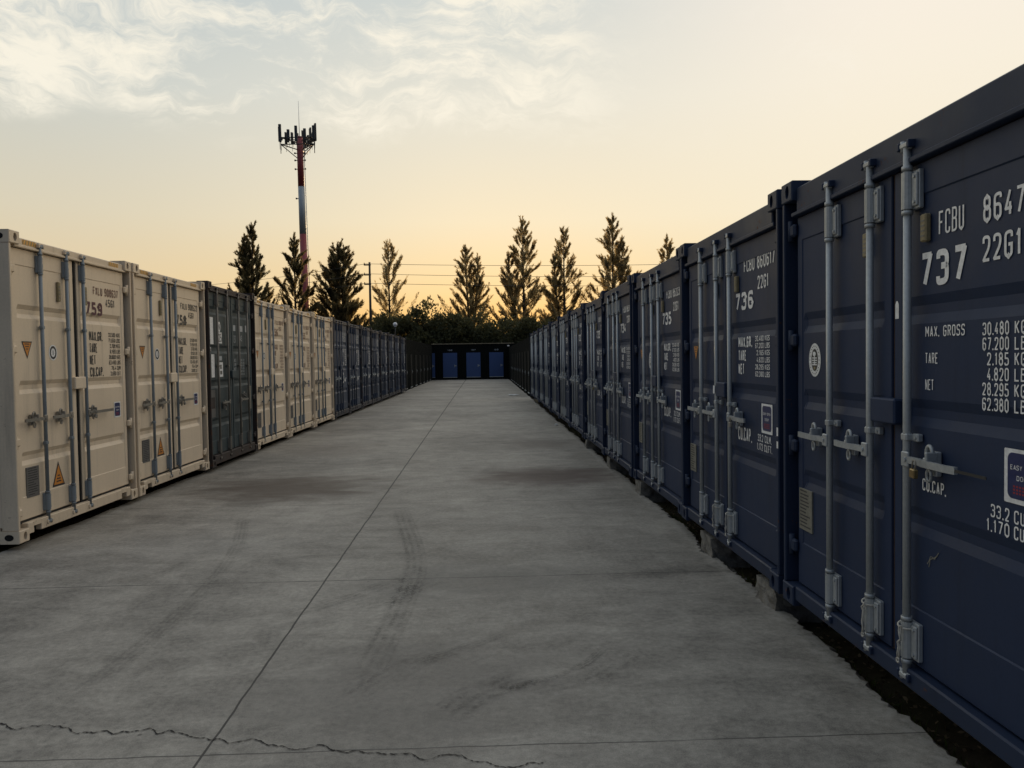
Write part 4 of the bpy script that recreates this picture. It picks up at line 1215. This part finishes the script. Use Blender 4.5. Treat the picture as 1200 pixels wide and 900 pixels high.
# ------------------------------------------------------------------ trees
def blades_mesh(name, P, D, Lh, Wd, matn, rng):
    """many slim leaf faces: P base, D direction, Lh length, Wd width"""
    n = len(P)
    S = np.cross(D, rng.normal(size=(n, 3))); S /= np.linalg.norm(S, axis=1)[:, None] + 1e-9
    w = (Wd / 2)[:, None] * S; m = P + D * (Lh * .45)[:, None]; e = P + D * Lh[:, None]
    V = np.stack([P, m + w, e, m - w], 1).reshape(-1, 3)
    me = bpy.data.meshes.new(name)
    me.vertices.add(4 * n); me.vertices.foreach_set('co', V.astype(np.float32).ravel())
    me.loops.add(4 * n); me.loops.foreach_set('vertex_index', np.arange(4 * n, dtype=np.int32))
    me.polygons.add(n); me.polygons.foreach_set('loop_start', np.arange(0, 4 * n, 4, dtype=np.int32))
    me.polygons.foreach_set('loop_total', np.full(n, 4, dtype=np.int32))
    me.materials.append(MATS[matn]); me.update(calc_edges=True); me.validate()
    return me
def unit(v): return v / (np.linalg.norm(v, axis=-1, keepdims=True) + 1e-9)

def conifer(x, y, H, W, seed, label, matn, leaders=((0, 0, 1.0),), extras=(), dens=1.0, shape=.9, base=.12, gap=.35):
    rng = np.random.default_rng(seed)
    t = link('conifer_tree', None, None, (x, y, -.1)); tag(t, label, 'tree', 'tall conifers behind the yard')
    mb = MB(); limbs = []
    for lx, ly, hf in leaders:
        h = H * hf
        mb.tube([(0, 0, 0), (lx * .3, ly * .3, h * .35), (lx * .8, ly * .8, h * .7), (lx, ly, h * .97)], [.20, .15, .08, .02], 8)
    P, D, Lh, Wd = [], [], [], []
    def plume(p0, d, L, rad, n):
        d = unit(np.array(d, float)); n = max(int(n), 3)
        tt = rng.random(n) ** .85
        env = np.minimum(1, .35 + tt * 3) * (1.0 - tt) ** .8
        rv = rng.normal(size=(n, 3)); rv -= (rv @ d)[:, None] * d; rv = unit(rv)
        r = rad * env * np.sqrt(rng.random(n)) 
        p = np.array(p0) + d * (tt * L)[:, None] + rv * r[:, None]
        dd = unit(d * 1.2 + rv * .4 + np.array([0, 0, .3]) + rng.normal(size=(n, 3)) * .3)
        P.append(p); D.append(dd); Lh.append(rng.uniform(.18, .40, n)); Wd.append(rng.uniform(.035, .07, n))
    for lx, ly, hf in leaders:
        h = H * hf
        # leader spire: short upswept plumes crowding the tip
        plume((lx * .95, ly * .95, h * .86), (0, 0, 1), h * .14, .10, 130 * dens)
        nl = int(64 * (h / 14))
        for k in range(nl):
            f = base + (1 - base) * ((k + rng.random()) / nl) ** .92              # height fraction
            if f > .97: continue
            top = (1 - f) / (1 - base)
            ln = (W * 1.42 * top ** (shape * 1.18) * (1.0 if hf >= 1 else .75)) * (rng.uniform(.55, 1.10) if rng.random() > gap * .35 else rng.uniform(.2, .45)) + .10
            a = k * 2.4 + rng.uniform(-.6, .6)
            el = R(rng.uniform(40, 62)) if ln < 1.5 else R(rng.uniform(28, 50))
            d = np.array([math.cos(a) * math.cos(el), math.sin(a) * math.cos(el), math.sin(el)])
            p0 = np.array([lx * f, ly * f, h * f - ln * .7])
            L = ln / math.cos(el)
            e = p0 + d * L + np.array([0, 0, .06 * L]); mid = p0 + d * L * .5 - np.array([0, 0, .04 * L])
            mb.tube([p0, mid, e], [.045, .026, .006], 5)
            plume(p0 + d * L * .35, d + np.array([0, 0, .10]), L * .72, .07 + .07 * L ** .7, 74 * L ** .9 * dens + 24)
            for q in range(int(1 + 2.2 * L)):
                u = rng.uniform(.25, .9); sd_ = unit(d * 1.1 + rng.normal(size=3) * .38 + np.array([0, 0, .5]))
                plume(p0 + d * L * u, sd_, rng.uniform(.5, 1.25) * min(1, .5 + L * .3), rng.uniform(.07, .15), 52 * dens)
    for (p0, d, L, rad, n) in extras: 
        plume(p0, d, L, rad, n * dens)
        mb.tube([(0, 0, max(p0[2] - 1.0, 1)), p0, tuple(np.array(p0) + unit(np.array(d, float)) * L * .9)], [.07, .05, .01], 5)
    link('trunk', mb.mesh('trunk', 'bark'), t)
    link('crown', blades_mesh('crown', np.concatenate(P), np.concatenate(D), np.concatenate(Lh), np.concatenate(Wd), matn, rng), t)

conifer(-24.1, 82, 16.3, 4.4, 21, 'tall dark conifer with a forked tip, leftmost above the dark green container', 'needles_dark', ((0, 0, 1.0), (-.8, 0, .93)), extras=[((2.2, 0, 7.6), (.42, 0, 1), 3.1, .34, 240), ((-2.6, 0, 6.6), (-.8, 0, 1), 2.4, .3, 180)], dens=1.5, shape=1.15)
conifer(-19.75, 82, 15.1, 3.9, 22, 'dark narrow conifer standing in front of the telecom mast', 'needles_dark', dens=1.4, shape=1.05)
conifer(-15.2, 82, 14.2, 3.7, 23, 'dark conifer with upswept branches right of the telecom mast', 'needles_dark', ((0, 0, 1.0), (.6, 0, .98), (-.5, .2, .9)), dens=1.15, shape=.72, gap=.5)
conifer(-10.2, 84, 14.5, 2.9, 24, 'sparse thin conifer just right of the utility pole', 'needles_sunglow', extras=[((1.7, 0, 6.2), (.5, 0, 1), 3.2, .34, 180)], dens=.62, shape=.75, gap=.9)
conifer(-1.5, 84, 14.1, 3.6, 25, 'forked conifer rising above the middle of the storage building', 'needles_sunglow', ((-.45, 0, 1.0), (.9, 0, .93)), extras=[((-1.9, 0, 6.5), (-.7, 0, 1), 2.6, .5, 300)], dens=.95, shape=1.0, gap=.6)
conifer(4.2, 82, 16.7, 3.8, 26, 'tallest golden-lit conifer above the right end of the storage building', 'needles_sunglow', ((0, 0, 1.0), (-1.6, .2, .78)), dens=.95, shape=.95, gap=.7)
conifer(8.5, 82, 15.6, 3.2, 27, 'golden-lit conifer with loose branches, second above the right row', 'needles_sunglow', ((0, 0, 1.0), (-1.1, 0, .82)), extras=[((1.5, 0, 7.2), (.5, 0, 1), 2.4, .5, 260)], dens=.85, shape=.9, gap=.9)
conifer(13.7, 82, 17.0, 4.0, 28, 'broad golden-lit conifer above the containers marked 734 and 735', 'needles_sunglow', ((0, 0, 1.0), (1.1, 0, .85)), extras=[((-2.8, 0, 7.8), (-.75, 0, 1), 2.4, .34, 220), ((2.9, 0, 8.4), (.2, 0, 1), 2.2, .3, 200)], dens=1.0, shape=.95, gap=.5)
conifer(19.5, 82, 14.7, 3.0, 29, 'golden-lit conifer of which only the spire clears the container marked 735', 'needles_sunglow', dens=.9, shape=.95)
conifer(25.4, 84, 14.8, 3.0, 30, 'conifer tip just peeping over the container marked 736', 'needles_sunglow', dens=.8, shape=.95)

def bush(x, y, H, W, seed, label, matn='leaves_dark', n=9000, group='dark bushy trees behind the storage building'):
    rng = np.random.default_rng(seed)
    t = link('bushy_tree', None, None, (x, y, -.1)); tag(t, label, 'tree', group)
    mb = MB(); P, D = [], []
    nb = 26
    for k in range(nb):
        a = rng.uniform(0, 2 * math.pi); f = rng.random()
        r = W * (rng.random() ** .5) * .75
        cz = H * (.18 + .62 * f) * (1 - .22 * (r / W) ** 2)
        c_ = np.array([math.cos(a) * r, math.sin(a) * r * .8, cz])
        br = rng.uniform(.7, 1.35) * min(1.0, H / 6.5)
        m = n // nb
        u = unit(rng.normal(size=(m, 3)))
        P.append(c_ + u * (br * rng.uniform(.45, 1.0, m) ** .6)[:, None] * np.array([1.1, 1.1, .95]) )
        D.append(unit(u * .8 + rng.normal(size=(m, 3)) * .6 + np.array([0, 0, .25])))
        mb.tube([(0, 0, H * .12), tuple(c_ * np.array([.5, .5, .75])), tuple(c_)], [.10, .06, .02], 5)
        # twigs that break the outline
        for q in range(3):
            dv = unit(rng.normal(size=3) + np.array([0, 0, 1.4])); L = br * rng.uniform(1.0, 1.5); m2 = 34
            s_ = rng.random(m2)
            P.append(c_ + dv * (s_ * L)[:, None] + rng.normal(size=(m2, 3)) * .11); D.append(unit(dv + rng.normal(size=(m2, 3)) * .6))
    mb.tube([(0, 0, 0), (.05, 0, H * .4), (0, .05, H * .75)], [.2, .14, .05], 8)
    link('trunk', mb.mesh('trunk', 'bark'), t)
    P, D = np.concatenate(P), np.concatenate(D); n_ = len(P)
    keep = P[:, 2] > .1
    P, D = P[keep], D[keep]; n_ = len(P)
    link('crown', blades_mesh('crown', P, D, rng.uniform(.18, .42, n_), rng.uniform(.10, .22, n_), matn, rng), t)
for x, y, H, W, s, lb in [(-12.6, 76, 5.2, 2.4, 1, 'low dark bushy tree at the foot of the utility pole'),
                          (-9.6, 75, 7.0, 2.7, 2, 'dark bushy tree behind the globe lamp'),
                          (-6.4, 74, 8.2, 2.8, 3, 'tallest dark bushy tree, left above the storage building'),
                          (-3.4, 74.5, 7.0, 2.6, 4, 'dark bushy tree behind the left blue door'),
                          (-.4, 75, 6.6, 2.6, 5, 'dark bushy tree behind the middle blue door'),
                          (2.6, 74, 7.0, 2.6, 6, 'dark bushy tree behind the right blue door'),
                          (5.4, 75, 6.2, 2.5, 7, 'dark bushy tree where the right row meets the storage wall'),
                          (8.6, 76, 5.4, 2.5, 8, 'added dark bushy tree behind the far right containers, blocking the sun')]:  # last one added past the visible bushes to block the low sun
    bush(x, y, H, W, s, lb)

# ------------------------------------------------------------------ weeds, dry leaves and litter along the slab edges
def strip_blades(name, spots, matn, n, h, w, seed, flatn=False, kind='stuff'):
    rng = np.random.default_rng(seed); P, D = [], []
    for x0, x1, y0, y1, k in spots:
        nn = int(n * k)
        p = np.stack([rng.uniform(x0, x1, nn), rng.uniform(y0, y1, nn), np.full(nn, -.088)], 1)
        d = rng.normal(size=(nn, 3)) * (1 if flatn else .5); d[:, 2] = np.abs(d[:, 2]) * .15 if flatn else 1.0
        if flatn: p[:, 2] += rng.uniform(.002, .02, nn)
        P.append(p); D.append(unit(d))
    P, D = np.concatenate(P), np.concatenate(D); n_ = len(P)
    me = blades_mesh(name, P, D, rng.uniform(.4, 1, n_) * h, rng.uniform(.5, 1, n_) * w, matn, rng)
    return tag(link(name, me), kind=kind)
strip_blades('weeds', [(1.96, 2.06, 2.6, 4.6, .8), (1.95, 2.08, 7.6, 8.5, 1.0), (1.96, 2.06, 5.6, 6.2, .15), (1.96, 2.06, 9.9, 11.5, .25), (1.97, 2.1, 12.5, 16, .3),
                       (-4.62, -4.50, 6.6, 7.6, .35), (-4.62, -4.50, 9.5, 10.2, .15), (-4.62, -4.5, 7.6, 20, .3)], 'weed_green', 380, .085, .010, 3)
strip_blades('dry_leaves', [(1.95, 2.3, 2, 9, 1.0), (1.95, 2.3, 9, 20, .6), (-4.9, -4.48, 6, 18, .6)], 'dry_leaf', 700, .045, .025, 4, True)
mb = MB(); b = bmesh.new(); bmesh.ops.create_grid(b, x_segments=6, y_segments=6, size=.5)
rp = random.Random(2)
for v in b.verts: v.co = Vector((v.co.x * .46, v.co.y * .7, .012 + abs(rp.uniform(0, .02))))
bmesh.ops.solidify(b, geom=list(b.faces), thickness=.006)
mb.bm(b); tag(link('paper_sheet', mb.mesh('paper_sheet', 'paper'), None, (1.33, 36.5, .002), (0, 0, .1)), 'small white sheet lying on the concrete near the far right', 'paper')
def litter(x, y, s, label, seed, m, nm, cat, z=0.0):
    rnd = random.Random(seed); b = bmesh.new(); bmesh.ops.create_icosphere(b, subdivisions=2, radius=s)
    for v in b.verts: v.co = v.co * rnd.uniform(.65, 1.15); v.co.z = max(v.co.z * .6, -s * .4)
    mb = MB(); mb.bm(b); tag(link(nm, mb.mesh(nm, m), None, (x, y, z + s * .4)), label, cat)
litter(1.78, 19.6, .045, 'crumpled bit of white paper by the right edge of the slab', 1, 'paper', 'crumpled_paper', 'litter')
for i, (x, y, s, lb) in enumerate([(1.99, 6.25, .05, 'broken concrete lump beside the chipped slab edge, next to the rough block'), (2.03, 6.02, .035, 'small concrete lump in the gutter under container 736'), (1.98, 6.5, .04, 'rounded rubble lump in front of the rough footing block')]):
    litter(x, y, s, lb, 20 + i, 'broken_concrete', 'rubble_lump', 'rubble', -.09)
